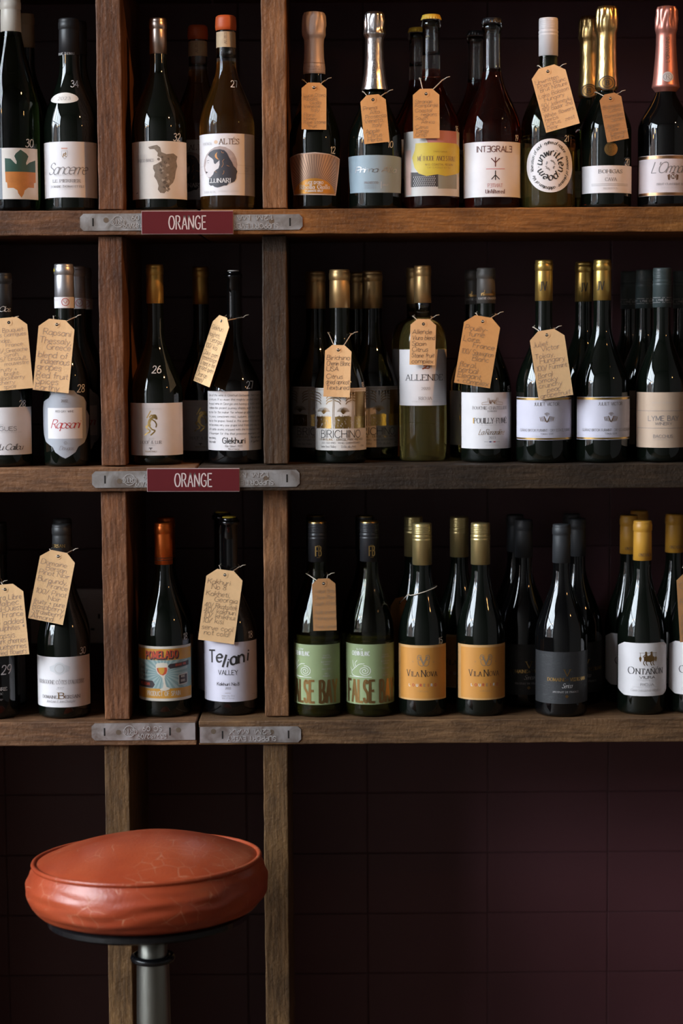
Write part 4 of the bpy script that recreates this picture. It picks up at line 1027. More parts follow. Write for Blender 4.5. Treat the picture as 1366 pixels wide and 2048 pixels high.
def art(s):
    dr = paper('ink_dark_red', (.10, .022, .022))
    s.text('INT\u018eGRAL\u018e', 985, 300, 11, dr, 'sans', w=72, weight=1.1)
    for q in (((960, 1470), (960, 1557)), ((960, 1520), (922, 1480)), ((960, 1520), (998, 1480))): s.line(cq(*q), 1.8, dr, 3)
    for q in (((960, 1592), (960, 1678)), ((960, 1632), (925, 1672)), ((960, 1632), (997, 1672))): s.line(cq(*q), 1.8, ink, 3)
    s.line(cq((877, 1577), (1045, 1576)), 1.5, paper('ink_rose', (.60, .25, .26)), 2)
    s.text('P\u018eT\u0418AT', 986, 371, 7, ink_pk, 'sans', w=29); s.text('Unfiltered', 986, 382.5, 7.5, dr, 'serifb', w=37)
label(d, 339, W_, art, y0=285.5, y1=393.5, a=81); mark(d, '19', 1029, 275, 11)
bottle('blackcrown', 'bottle of dark rose wine with black crown cap and mirrored tree symbol label')
bottle('blackcrown', 'black crown-capped bottle standing behind the mirrored tree symbol bottle', 953, .19, -5, marks=False)
d = design('spiral', 1, 1096, .060, 53.5, 38, 114, 19, 262, 140, 'burgundy', DARK, 'screw', paper('cap_white', (.62, .58, .58), .4), fill=281, fillm=WINE['lemon'], clearm=OLIVE_CL, rn=17.5)
def art(s):
    s.ringtext('liberation of soul \u00b7 rythm of nature \u00b7 moment of pleasure \u00b7 celebration of life \u00b7 ', 1095, 332, 38, 45, 6.5, ink, 'gothic', start=-105)
    s.ringtext('unwritten\u00b7poem\u00b7', 1095, 332, 24, 27, 15, ink, 'gothic', start=-90)
    s.ringtext('open up \u00b7 light up \u00b7 ', 1095, 331, 9, 9.5, 3.8, ink, 'gothic')
label(d, 332, W_, art, outline=[(1095.5 + 44 * math.copysign(abs(math.cos(t)) ** .92, math.cos(t)), 332 + 52.5 * math.copysign(abs(math.sin(t)) ** .92, math.sin(t))) for t in [2 * math.pi * k / 48 for k in range(48)]]); mark(d, '21', 1127, 277, 11)
bottle('spiral', 'clear bottle of yellow-green wine with white screw cap and oval label of circling gothic words')
d = design('goldfoil', 1, 1212, .058, 49.5, 13, 182, 21, 262, 170, 'sparkling', DARK, 'foil', goldfoil, rn=16, name='sparkling_wine_bottle',
  foil=[(18, 184), (23, 178), (22.6, 165), (20.5, 140), (19.3, 100), (19.5, 68), (22.5, 58), (22, 38), (20.5, 20), (17, 14.5), (8, 13), (0, 12.6)])
def art(s):
    s.text('BOHIGAS', 1215, 344, 7, ink, 'serif', w=47); s.text('BRUT', 1214.5, 351.5, 3, ink_l, 'light', w=14); s.text('CAVA', 1215, 359.5, 6.5, ink_g, 'serif', w=22)
    for y in (368.5, 371.5): s.line([(1179, y), (1250, y)], .6, ink_g)
    s.text('RESERVA', 1214.5, 377, 3.4, ink_l, 'serif', w=27)
label(d, 359, W_, art, y0=332.5, y1=386, a=78)
label(d, 299, gold_d, lambda s: (s.ring(1215, 299, 10, 1, gold), s.text('B', 1215, 299, 11, gold, 'serifb')), outline=[(1215 + 13 * math.cos(2 * math.pi * k / 24), 299 + 13.5 * math.sin(2 * math.pi * k / 24)) for k in range(24)], name='medallion')
capprint(d, 167, lambda s: (s.disc(1211, 167, 15, ink, 1, 14), s.disc(1211, 167, 13, gold_d, 2, 12.2), s.ring(1211, 167, 9, 1.2, ink, 3), s.text('B', 1211, 167, 9, ink, 'serifb')), rfn=lambda z: .0177)
mark(d, '20', 1249, 324, 12)
bottle('goldfoil', 'sparkling bottle with gold foil, round black seal and small white label')
bottle('goldfoil', 'gold-foiled sparkling bottle standing behind the round black seal bottle', 1178, .155, -6, marks=False)
d = design('pinkfoil', 1, 1330, .060, 54, 13, 182, 21, 262, 170, 'sparkling', BLACK, 'foil', pinkfoil, rn=16.5, name='sparkling_wine_bottle',
  foil=[(20, 186), (27.5, 176), (25, 160), (21.5, 120), (19.7, 90), (19.5, 70), (22.4, 60), (22, 40), (21, 22), (18, 15.5), (9, 13.2), (0, 13)])
def art(s):
    cp = mat('copper_foil_print', (.58, .33, .18), .3, 1.0)
    for y0, y1 in ((313, 319), (385, 390.5)): s.polys.append(([(-74, 351 - y1), (74, 351 - y1), (74, 351 - y0), (-74, 351 - y0)], s.mi(cp), 1))
    s.text("L'Ormarins", 1338, 336, 21, ink_g, 'script', w=88, weight=1.1); s.text('BRUT CLASSIQUE ROS\u00c9', 1337, 368.5, 4, ink_g, 'serif', w=62); s.text('COUVEE DE METHODE', 1337, 375, 2.5, ink_l, 'light', w=45)
    s.disc(1337, 354, 5, ink_br, 1); s.poly([(1326, 351), (1331, 349), (1331, 361), (1327, 360)], ink_br, 1); s.poly([(1348, 351), (1343, 349), (1343, 361), (1347, 360)], ink_br, 1); s.poly([(1332, 348), (1337, 345), (1342, 348)], ink_br, 1); s.text('N', 1337, 354, 6, W_, 'bold')
label(d, 351, paper('paper_pink_white', (.66, .57, .58), .5), art, y0=312, y1=391, a=80)
capprint(d, 100, lambda s: s.text("L'ORMARINS", 1330, 100, 7, ink_br, 'sans', w=49, rot=90), rfn=lambda z: .0154 if z > d.za(95) else .0154 + (d.za(95) - z) * .075)
capprint(d, 155, lambda s: (s.disc(1330, 155, 9, ink_l, 1, 10), s.ring(1330, 155, 6.8, .8, ink_g, 2), s.text('R', 1330, 155, 8, ink_g, 'serif')), name='badge', rfn=lambda z: .0188 + max(0, (d.za(150) - z)) * .14)
bottle('pinkfoil', 'black sparkling bottle with salmon pink foil and copper-edged script label')

# ---------------- middle row, first bay
blackcap = MATS['cap_matt_black']
d = design('garrigue', 2, 12, .052, 53, 547, 634, 18, 775, 660, 'burgundy', DARK, 'capsule', blackcap)
def art(s):
    s.text('BOUQUET DES', 0, 852, 4.2, ink_l, 'sans', w=32); s.text('GARRIGUES', 4, 858.5, 8.2, ink_g, 'sans', w=76); s.text('COTES DU RHONE 2022', 31, 865.5, 2.8, ink_l, 'light', w=41)
    s.text('Clos du Caillou', 12, 895, 12, ink, 'script', w=84, weight=1.2)
label(d, 864, W_, art, y0=816, y1=911, a=80); capprint(d, 619, lambda s: s.text('Clos.', 18, 619, 10, ink_w, 'script', w=24, weight=1.4)); mark(d, '28', 51, 809, 13)
bottle('garrigue', 'black-capped bottle whose white label bears grey capitals above a black signature')
d = design('plaque', 2, 134, .047, 46, 529, 617, 20, 770, 652, 'burgundy', DARK, 'capsule', foil_mat('cap_silver', (.52, .51, .53), .36, 30, .04, .85))
cq = crop(3.793, 0, 460)
def art(s):
    s.rect(101.5, 817, 168.5, 878.5, W_, 1)
    s.text('2022', 136, 803, 5, ink_g, 'bold', w=12.5); s.line([(132, 796.5), (140, 796.5)], .5, ink_g); s.line([(132, 809), (140, 809)], .5, ink_g)
    s.text('RED DRY WINE', 136, 824, 4, ink_g, 'sans', w=36); s.text('Rapsani', 136, 849, 17, ink_r, 'script', w=58, weight=1.2)
    s.ring(137, 887, 3, .6, ink_g); s.text('v', 137, 887, 3.5, ink_g, 'sans'); s.text('Dougos', 138, 897, 8, ink_g, 'script', w=28)
label(d, 850, paper('paper_grey_blue', (.36, .37, .41), .45), art, outline=cq((450, 1222), (515, 1218), (588, 1224), (607, 1250), (650, 1275), (668, 1320), (665, 1370), (680, 1420), (678, 1500), (668, 1570), (650, 1620), (610, 1650), (590, 1690), (545, 1722), (517, 1737), (490, 1725), (440, 1690), (420, 1650), (362, 1612), (345, 1560), (335, 1500), (322, 1470), (335, 1430), (335, 1370), (350, 1310), (395, 1280), (425, 1235)))
capprint(d, 605, lambda s: (s.polys.append(([(-60, -12), (60, -12), (60, 10), (-60, 10)], s.mi(W_), .5)), s.ring(138, 605, 7, 1.2, ink_r), s.line([(134, 602), (138, 608), (142, 602)], 1, ink_r), s.text('PROTECTED DESIGN', 118, 601, 2.4, ink_pk, 'light', w=16)))
capprint(d, 541, lambda s: s.rect(113, 538, 117, 544, mat('yellow_dot', (.6, .45, .03), .5), 1.5), name='dot')
mark(d, '28', 167, 778, 15)
bottle('plaque', 'bottle with silver cap and grey-blue scalloped plaque label with red script')
bottle('plaque', 'silver-capped bottle right behind the scalloped plaque label bottle', 157, .135, 14, group='silver-capped bottles behind the plaque label bottle', marks=False)
bottle('plaque', 'silver-capped bottle farthest back behind the scalloped plaque label bottle', 170, .22, 20, group='silver-capped bottles behind the plaque label bottle', marks=False)

# ---------------- middle row, second bay
capgold = foil_mat('cap_satin_gold', (.58, .33, .085), .38, 30, .04, .85); capbrass = foil_mat('cap_bright_gold', (.68, .46, .13), .3, 30, .03, .9)
d = design('dancer', 2, 314, .074, 52.5, 530, 608, 17.5, 795, 660, 'burgundy', DARK, 'capsule', capgold)
cq = crop(3.79, 230, 460)
def art(s):
    s.text('NATURAL ORANGE WINE MORAVIA', 305, 819, 2.6, ink_l, 'light', w=46)
    for q, wd in ((((262, 1430), (292, 1375)), 2.2), (((280, 1425), (300, 1405)), 2.6), (((300, 1415), (325, 1410), (335, 1440)), 4), (((318, 1415), (300, 1430), (285, 1440)), 4.5), (((300, 1440), (322, 1455), (333, 1480), (328, 1500)), 2.4), (((288, 1440), (278, 1465), (282, 1490)), 5.5), (((282, 1470), (266, 1490), (252, 1500)), 4), (((255, 1500), (285, 1528), (262, 1545), (243, 1560)), 2.4), (((280, 1490), (300, 1515), (322, 1525), (300, 1550), (288, 1560)), 2.6)):
        s.line(cq(*q), wd, gold, 2, curve=len(q) > 2)
    s.disc(*cq((318, 1418))[0], 4.2, gold, 2)
    s.text('2022', 306.5, 879, 4, ink_l, 'script', w=11); s.text('HOOF & LUR', 306, 885.5, 6, ink_g, 'serif', w=43); s.text('TROUPIS WINERY', 306, 891, 2.4, ink_l, 'light', w=23)
    s.line([(302.5, 897), (309.5, 897)], 1.3, ink); s.line([(306, 897), (306, 901)], 1.3, ink); s.text('TROUPIS FAMILY', 306, 904, 2.8, gold_d, 'sans', w=24)
    s.text('MOSCHOFILERO PROTECTED INDICATION', 361, 850, 2.6, ink_l, 'light', w=75, rot=90)
label(d, 860, W_, art, y0=807.5, y1=912, a=80); mark(d, '26', 318, 740, 14)
bottle('dancer', 'satin-gold-capped bottle with a golden dancing flute player on its white label')
bottle('dancer', 'gold-capped bottle in shadow between the flute player and handwritten label bottles', 405, .19, 8, marks=False)
d = design('handwritten', 2, 470, .082, 53.5, 544, 600, 15.5, 790, 665, 'burgundy', BLACK, 'cork', paper('cork_white_top', (.62, .58, .56), .6), rn=14.2)
def art(s):
    L = ['One of the wine is Glekhuri between two rivers', 'its nature. If so even the mighty united empire', 'the past wine in Georgia are having a tasty whole', 'tradition the ancient journey shares with the hands', 'my too for the maker for whose grapes could see', 'the years, sometimes mist, autumn, cannot come', 'day by the grapes loved in the qvevri is a season', 'and becomes very one grape kind from one day sky', 'with subtle aroma, enjoyed with the homeland feast', 'in November for this that precious moments and']
    for i, t in enumerate(L): s.text(t, 470, 791.5 + 8.5 * i, 4.6, ink, 'hand', w=124, slope=0.0)
    for i, (a, b) in enumerate((('when it being', 'the sun and'), ('slowly made', 'it gathers'))):
        s.text(a, 426, 877 + i * 8, 4.2, ink, 'marker', w=24); s.text(b, 512, 876 + i * 8, 4.2, ink, 'marker', w=26)
    s.text('Glekhuri', 470, 882, 11, ink, 'sans', w=46, weight=1.25); s.text('Kisi Qvevri, 2020', 470, 893, 4.4, ink_g, 'sans', w=34); s.text('Wine of Georgia', 470, 898.5, 3.2, ink_g, 'sans', w=22); s.text('75 cl', 421, 898, 2.6, ink_g, 'light', w=7)
label(d, 843, W_, art, y0=784, y1=902, a=82); mark(d, '27', 502, 771, 14)
bottle('handwritten', 'black bottle without cap, white label covered in small handwriting, beside the upright')

# ---------------- middle row, third bay
d = design('goldtrees', 2, 681, .082, 51.5, 540, 617, 21, 785, 660, 'burgundy', DARK, 'capsule', foil_mat('cap_pale_gold', (.64, .42, .19), .4, 30, .04, .85))
cq = crop(4.267, 560, 500)
def art(s):
    for x0, x1 in ((318, 440), (470, 606), (632, 724)): s.poly(cq((x0, 1428), (x1, 1428), (x1, 1528), (x0, 1528)), gold, 1)
    s.poly(cq((640, 1215), (722, 1215), (722, 1428), (640, 1428)), gold_d, 1)
    rg = random.Random(8)
    for cx_, y0 in ((378, 1228), (540, 1228), (690, 1228)):
        for sd in (-1, 1):
            for j in range(4): s.line(cq((cx_ + sd * 70, y0 + j * 24 - 10), (cx_ + sd * 36, y0 + j * 24 + 2), (cx_ + sd * 22, y0 + j * 24 + 22)), 1.5, gold_d, 2, True)
        for j in range(11):
            a = R_(-80 + 16 * j); s.line(cq((cx_, 1405), (cx_ + 24 * math.sin(a), 1388 - 26 * math.cos(a)), (cx_ + 52 * math.sin(a), 1390 - 42 * math.cos(a))), 1.0, gold_d, 2, True)
        for j in range(16): s.line(cq((cx_ - 56 + j * 7, 1428 - rg.uniform(0, 16)), (cx_ - 54 + j * 7, 1445)), 1.0, gold, 2)
    for x in (312, 452, 462, 614, 626): s.line(cq((x, 1205), (x + 4, 1300), (x, 1400), (x + 3, 1528)), .8, gold_d, 2, True)
    for k in range(60): x = rg.uniform(320, 715); y = rg.uniform(1440, 1520); s.line(cq((x, y), (x + 2, y + 14)), .5, W_, 3)
    s.line(cq((306, 1200), (728, 1200)), .5, gold_d); s.text('BIRICHINO', 682, 869, 14.5, ink, 'light', w=85, weight=1.15)
    s.text('CHENIN BLANC - JURASSIC PARK VINEYARD', 682, 880, 4.2, gold_d, 'sans', w=98); s.text('2021 \u00b7 OLD VINES \u00b7 VIGNES QUARANTENAIRES', 682, 886.8, 3.4, ink_g, 'sans', w=84)
    s.text('Santa Ynez Valley', 656, 894, 4.8, ink_g, 'serif', w=34); s.text('13.0% alc./vol.', 697, 894, 4.6, ink_g, 'serif', w=31); s.text('750ml', 723, 893, 3.6, ink_g, 'serif', w=10)
label(d, 839, paper('paper_cream_white', (.70, .66, .62), .5), art, y0=777.5, y1=902, a=80); mark(d, '18', 725, 771, 9)
bottle('goldtrees', 'pale-gold-capped bottle with gold tree pattern label and a tag hung round its neck')
bottle('goldtrees', 'pale-gold-capped bottle with gold tree label standing behind, next to the clear yellow wine', 746, .165, 6, group='bottles behind the tagged gold tree bottle', marks=False)
bottle('goldtrees', 'pale-gold-capped bottle with gold tree label standing behind, next to the dark upright', 633, .165, 0, group='bottles behind the tagged gold tree bottle', marks=False)
bottle('goldtrees', 'pale-gold-capped bottle hidden deepest among the gold tree label bottles', 716, .245, 0, group='bottles behind the tagged gold tree bottle', marks=False)
d = design('yellowwine', 2, 846, .105, 47, 532, 607, 17.5, 695, 636, 'bordeaux', DARK, 'capsule', MATS['cap_pale_gold'], fill=624, fillm=WINE['straw'], rn=16)
def art(s):
    rd = paper('ink_rust', (.36, .085, .03))
    s.line([(843, 739), (849, 736), (853, 730), (850, 727)], 3, rd, 2, True); s.line([(848, 738), (856, 738), (856, 732)], 1.6, rd, 2, True); s.line([(845, 733), (850, 732)], 2, rd, 2)
    s.text('ALLENDE', 848, 756, 11.5, ink, 'serif', w=80); s.text('2020', 849.5, 778, 5.2, ink_g, 'serif', w=16.5); s.text('RIOJA', 849, 797.5, 6, ink_g, 'serif', w=25); s.text('DENOMINACION DE ORIGEN CALIFICADA', 849, 804, 2.5, ink_l, 'light', w=54)
label(d, 756, W_, art, y0=700.5, y1=812, a=80)
bottle('yellowwine', 'clear square-shouldered bottle of yellow wine with gold cap and white serif label')
bottle('yellowwine', 'gold-capped bottle of yellow wine right behind the tagged clear yellow wine bottle', 830, .205, 0, marks=False)
d = design('castle', 2, 972, .080, 50, 537, 608, 19, 780, 655, 'burgundy', DARK, 'capsule', mat('cap_grey_brown', (.075, .068, .062), .45))
cq = crop(4.267, 780, 500)
def art(s):
    br = paper('ink_tan_line', (.34, .22, .13))
    for q in (((770, 1325), (770, 1308), (820, 1300), (820, 1268), (830, 1268), (830, 1325)), ((892, 1325), (892, 1268), (904, 1268), (904, 1300), (945, 1308), (945, 1325)), ((770, 1325), (830, 1325)), ((892, 1325), (945, 1325))): s.line(cq(*q), .7, br)
    for sd, x in ((1, 843), (-1, 878)):
        for a in (-20, 10, 40): s.line(cq((x, 1320), (x + sd * a * .3 - 4, 1300), (x + sd * a * .5, 1285)), 1.3, br if sd < 0 else ink_br, 2, True)
    s.text('BOUCHIE-CHATELLIER', 977.5, 817, 6, ink_g, 'serif', w=73); s.text('DOMAINE', 981, 823.5, 3, ink_g, 'serif', w=19)
    s.text('POUILLY-FUM\u00c9', 979, 842.5, 10.5, ink, 'serif', w=69); s.line([(944.5, 837), (944.5, 848)], 2, gold, 4); s.text('APPELLATION POUILLY FUME CONTROLEE', 981, 851, 2.4, ink_l, 'light', w=52)
    s.text('La Renardi\u00e8re', 980, 865, 11, gold_d, 'script', w=53); s.text('2023', 980.5, 876.5, 5, ink_g, 'serif', w=13)
    s.line([(965, 884.5), (996, 884.5)], .5, ink_g); s.rect(975, 883.5, 979, 885.7, paper('ink_navy', (.03, .04, .16)), 2); s.rect(983, 883.5, 987, 885.7, ink_r, 2); s.text('PRODUIT DE FRANCE', 981, 891.5, 2.2, ink_l, 'light', w=26)
label(d, 842, W_, art, y0=786.5, y1=898.5, a=79)
capprint(d, 592, lambda s: (s.line([(962, 592), (962, 588), (968, 586), (968, 581)], 1.6, gold_d), s.line([(990, 592), (990, 588), (984, 586), (984, 581)], 1.6, gold_d), s.rect(964, 588, 988, 592, gold_d, 1), s.text('BOUCHIE-CHATELLIER', 976, 597.5, 4, ink_l, 'serif', w=44)))
mark(d, '15', 1014, 779, 10)
bottle('castle', 'dark bottle with grey-brown cap and white label showing a tiny castle gate')
bottle('castle', 'grey-brown-capped bottle standing behind the castle gate label bottle', 948, .175, -4, marks=False)
d = design('chevron', 2, 1087, .062, 55, 521, 603, 18, 775, 645, 'sparkling', DARK, 'capsule', capbrass, rn=17)
def art(s):
    for y0, y1 in ((797, 801.5), (877, 880.5)): s.polys.append(([(-76, 838.5 - y1), (76, 838.5 - y1), (76, 838.5 - y0), (-76, 838.5 - y0)], s.mi(gold), 1))
    s.text('JULIET VICTOR', 1088, 809.5, 6, ink_g, 'sans', w=51)
    for j in range(4):
        for sd in (-1, 1): s.line([(1088 + sd * (2 + 3.1 * j), 845 - j * .5), (1088 + sd * (5 + 3.1 * j - 6), 845 - j * .5) if False else (1088 + sd * (6 + 2.6 * j), 833.5 + j * .6)], 1.0, gold_d)
    s.line([(1082.5, 834), (1088, 846)], 1.1, gold_d); s.line([(1093.5, 834), (1088, 846)], 1.1, gold_d)
    for a, b in ((-3, 829), (3, 829), (0, 832), (0, 828)): s.ring(1088 + a, b, 1.5, .6, gold_d, n=8)
    s.text('SZ\u00c1RAZ BIRTOK FURMINT \u00b7 DRY ESTATE FURMINT', 1088, 861.8, 5, ink_g, 'sans', w=118); s.text('TOKAJ 2019', 1088, 869, 3.6, ink_g, 'sans', w=25); s.text('MAGYARORSZAG PRODUCT OF HUNGARY', 1088, 873.8, 2.4, ink_l, 'light', w=60)
label(d, 838.5, W_viol, art, y0=796, y1=881.5, a=80)
capprint(d, 573, lambda s: s.text('JV', 1084, 573, 18, ink, 'deco', w=14)); mark(d, '40', 1127, 792, 9)
bottle('chevron', 'tagged round-shouldered bottle with gold monogram cap and lilac-white chevron label')
bottle('chevron', 'round-shouldered bottle with gold monogram cap and chevron label, without a tag, at the front', 1203, .062, 11, marks=False, capyaw=-20)
bottle('chevron', 'gold monogram-capped bottle standing behind the untagged chevron label bottle', 1166, .155, 6, marks=False)
d = design('woodlabel', 2, 1322, .062, 51, 537, 616, 18.5, 780, 650, 'burgundy', DARK, 'screw', mat('cap_dark_teal', (.055, .072, .072), .4))
def art(s):
    for y in (823, 857.5): s.line([(1273, y), (1300, y), (1322, y), (1345, y), (1371, y)], .7, ink_g)
    s.text('PRODUCT OF ENGLAND', 1319, 806.5, 3, ink_l, 'light', w=46); s.text('LYME BAY', 1319, 837.8, 9.5, ink_g, 'sans', w=62); s.text('WINERY', 1319, 848.5, 5.5, ink_g, 'sans', w=33); s.text('BACCHUS', 1318, 873.5, 6, ink_g, 'sans', w=38); s.text('DRY WHITE WINE ENGLAND', 1318, 879.5, 2.6, ink_l, 'light', w=40)
label(d, 841, paper('label_pale_wood', (.60, .43, .31), .55, .10, 38), art, y0=786, y1=896.5, a=80)
capprint(d, 600, lambda s: (s.line([(1304, 596), (1313, 596), (1322, 596), (1331, 596), (1340, 596)], .6, ink_l), s.line([(1304, 606), (1313, 606), (1322, 606), (1331, 606), (1340, 606)], .5, ink_l), s.text('LYME BAY   LYME BAY   LYME BAY', 1322, 601, 4, ink_l, 'sans', w=100)))
G1 = 'dark teal screw-capped bottles behind the pale wood label bottle'
bottle('woodlabel', 'bottle with dark teal screw cap and pale wood-grain label')
bottle('woodlabel', 'dark teal screw-capped bottle standing just behind the wood-grain label bottle', 1287, .155, 10, group=G1, marks=False)
bottle('woodlabel', 'dark teal screw-capped bottle in deepest shadow behind the wood-grain label bottle', 1257, .235, 0, group=G1, marks=False)
bottle('woodlabel', 'dark teal screw-capped bottle partly hidden at the far side of the wood-grain label bottle', 1361, .226, 0, group=G1, marks=False)

# ---------------- bottom row, first bay
d = design('whiteprint', 3, -12, .058, 52, 1042, 1100, 19, 1290, 1150, 'burgundy', BLACK, 'capsule', blackcap)
def art(s):
    s.text('TERRA', -14, 1361, 12, ink_w, 'script', w=44); s.text('TERRA LIBRE', -10, 1380.5, 6.5, ink_w, 'serifb', w=66); s.text('MALBEC', 3, 1390, 4, ink_w, 'serif', w=22); s.text('VIN DE FRANCE 2021', -6, 1402, 2.6, ink_w, 'sans', w=40); s.text('*', 2, 1429, 4, ink_w)
s_ = Sheet(d.x, 1375, 52); art(s_); zm_ = d.zf(1375)
d.marks.append(s_.build('price_mark', lambda u, v, l: ((d.R + .0004) * math.sin(u / 52), -(d.R + .0004) * math.cos(u / 52), zm_ + v * d.kf)))
label(d, 1134, W_, lambda s: s.text('Guillaume & Fils', 1.5, 1137, 7, ink_g, 'script', w=60, rot=90), outline=[(-20, 1098), (12, 1098), (13, 1164), (-2, 1171), (-20, 1164)], name='neck_strip')
mark(d, '29', 20, 1342, 18)
bottle('whiteprint', 'black bottle printed in white directly on the glass, white paper strip down its neck')
d = design('greylabel', 3, 3, .15, 51, 1045, 1110, 18, 1285, 1150, 'burgundy', DARK, 'capsule', blackcap)
label(d, 1362, paper('paper_dull_grey', (.26, .27, .29), .5), lambda s: None, y0=1311, y1=1412, a=80)
bottle('greylabel', 'dark bottle with dull grey label standing behind the white-printed black bottle')
d = design('whitecrest', 3, 129, .062, 53, 1049, 1108, 19.5, 1290, 1150, 'burgundy', DARK, 'capsule', mat('cap_charcoal', (.030, .031, .032), .42))
def art(s):
    s.disc(127, 1338, 13, paper('ink_very_pale', (.63, .62, .63)), 1, 13); s.ring(127, 1338, 9, 1, ink_l, 2); 
    for sd in (-1, 1): s.poly([(127 + sd * 11, 1330), (127 + sd * 20, 1334), (127 + sd * 19, 1343), (127 + sd * 11, 1346)], MATS['ink_very_pale'], 1)
    s.text("BOURGOGNE C\u00d4TES D'AUXERRE", 127.5, 1365.5, 8, ink_g, 'serif', w=104); s.text('2022', 127, 1377.5, 4.2, ink_g, 'script', w=14)
    s.text('DOMAINE', 105, 1396, 6, ink_g, 'serifb', w=33); s.text('B', 130, 1393, 12, gold_d, 'serifb', w=11); s.text('ERSAN', 152, 1395.5, 6.5, ink_g, 'serifb', w=30); s.text('Jean-Louis & Jean-Christophe', 127, 1404.5, 5.4, ink_g, 'script', w=60)
label(d, 1366, W_, art, y0=1314.5, y1=1417, a=81); capprint(d, 1093, lambda s: s.text('BERSAN', 122, 1093, 6, gold, 'serifb', w=31)); mark(d, '30', 171, 1305, 13)
bottle('whitecrest', 'burgundy bottle with gold-lettered charcoal cap and white label with a faint crest')
bottle('whitecrest', 'charcoal-capped bottle right behind the faint crest label bottle', 131, .155, 0, marks=False)

# ---------------- bottom row, second bay
d = design('poster', 3, 331, .066, 53, 1046, 1129, 18.5, 1270, 1140, 'burgundy', DARK, 'capsule', foil_mat('cap_orange_metal', (.62, .13, .02), .32, 30, .03, .7))
cq = crop(9.757, 260, 1270)
def art(s):
    org = paper('poster_orange', (.62, .30, .045), .5, .12, 70); teal = paper('poster_teal', (.24, .36, .35), .5); teal2 = paper('poster_pale_teal', (.38, .48, .46), .5); red = paper('poster_red', (.56, .075, .03)); dkb = paper('poster_dark', (.045, .032, .035)); cr = paper('poster_cream', (.70, .63, .52))
    def bandp(y0, y1, m, l): s.polys.append(([(-73, 1349 - y1), (73, 1349 - y1), (73, 1349 - y0), (-73, 1349 - y0)], s.mi(m), l))
    bandp(1298, 1321, org, 1); bandp(1321, 1379, teal, 1); bandp(1379, 1399, org, 1)
    cx_, cy_ = 331, 1347
    for k in range(0, 48, 2):
        a0, a1 = 2 * math.pi * k / 48, 2 * math.pi * (k + 1) / 48; P = []
        for a in (a0, a1):
            t = min(46 / max(.02, abs(math.cos(a))), (26 if math.sin(a) < 0 else 31.5) / max(.02, abs(math.sin(a))))
            P.append((cx_ + t * math.cos(a), cy_ + t * math.sin(a)))
        s.poly([(cx_, cy_), *P], teal2, 2)
    for dx, dy, m, l, wt in ((2.0, 2.4, dkb, 3, 1.15), (1.0, 1.2, dkb, 3.2, 1.15), (0, 0, red, 4, .85)): s.text('POMELADO', 328 + dx, 1309.5 + dy, 14.5, m, 'heavy', w=67, layer=l, weight=wt, slope=.035)
    s.poly(cq((555, 600), (575, 560), (690, 545), (780, 560), (790, 610), (790, 700), (770, 760), (735, 800), (725, 850), (735, 960), (760, 1030), (820, 1050), (815, 1080), (740, 1105), (650, 1100), (630, 1075), (690, 1040), (700, 960), (680, 850), (640, 800), (590, 760), (560, 690)), cr, 4, )
    s.poly(cq((600, 645), (770, 640), (775, 700), (755, 760), (700, 800), (640, 780), (590, 720), (575, 660)), red, 5); s.poly(cq((600, 645), (725, 640), (722, 720), (690, 775), (650, 775), (615, 720)), org, 6)
    s.poly(cq((785, 620), (825, 575), (1162, 535), (1162, 630), (830, 670)), dkb, 3); s.text('ORANGE WINE', 366, 1331, 4.5, red, 'bold', w=26, slope=.06)
    s.poly(cq((205, 905), (490, 910), (535, 985), (490, 1052), (205, 1040)), dkb, 3); s.text('VINE GROWN', 293, 1370, 5.5, red, 'bold', w=28)
    s.text('Skin', 289, 1335.5, 7, ink, 'script', w=16, weight=1.6); s.text('Contact', 289, 1345, 7, ink, 'script', w=28, weight=1.6); s.text('White', 289, 1355, 7, ink, 'script', w=22, weight=1.6)
    s.poly(cq((985, 800), (1140, 780), (1140, 985), (985, 1005)), cr, 3); s.poly(cq((995, 812), (1132, 795), (1132, 972), (995, 990)), dkb, 4); s.text('WHITE', 369, 1356, 4.5, cr, 'bold', w=10, layer=5); s.text('GRAPES', 369, 1364.5, 4.5, cr, 'bold', w=11, layer=5)
    s.text('PRODUCT OF SPAIN', 331.5, 1389, 9, cr, 'heavy', w=70, weight=.75)
label(d, 1349, paper('poster_border', (.66, .60, .52)), art, y0=1293, y1=1404.5, a=81)
capprint(d, 1120, lambda s: s.line([(313, 1117.5), (319, 1117.5), (325, 1117.5), (331, 1117.5), (337, 1117.5), (343, 1117.5), (349, 1117.5)], 1.2, ink), name='stripe'); capprint(d, 1122, lambda s: s.line([(313, 1122), (319, 1122), (325, 1122), (331, 1122), (337, 1122), (343, 1122), (349, 1122)], 1.2, ink), name='stripe'); mark(d, '18', 374, 1277, 13)
bottle('poster', 'metallic-orange-capped bottle with retro poster label of a wine glass on teal')
bottle('poster', 'orange-capped bottle right behind the retro poster label bottle', 337, .16, 0, marks=False)
d = design('brushscript', 3, 462, .078, 53, 1036, 1100, 18, 1270, 1150, 'burgundy', BLACK, 'cork', paper('cork_yellow_top', (.55, .38, .04), .5), rn=17)
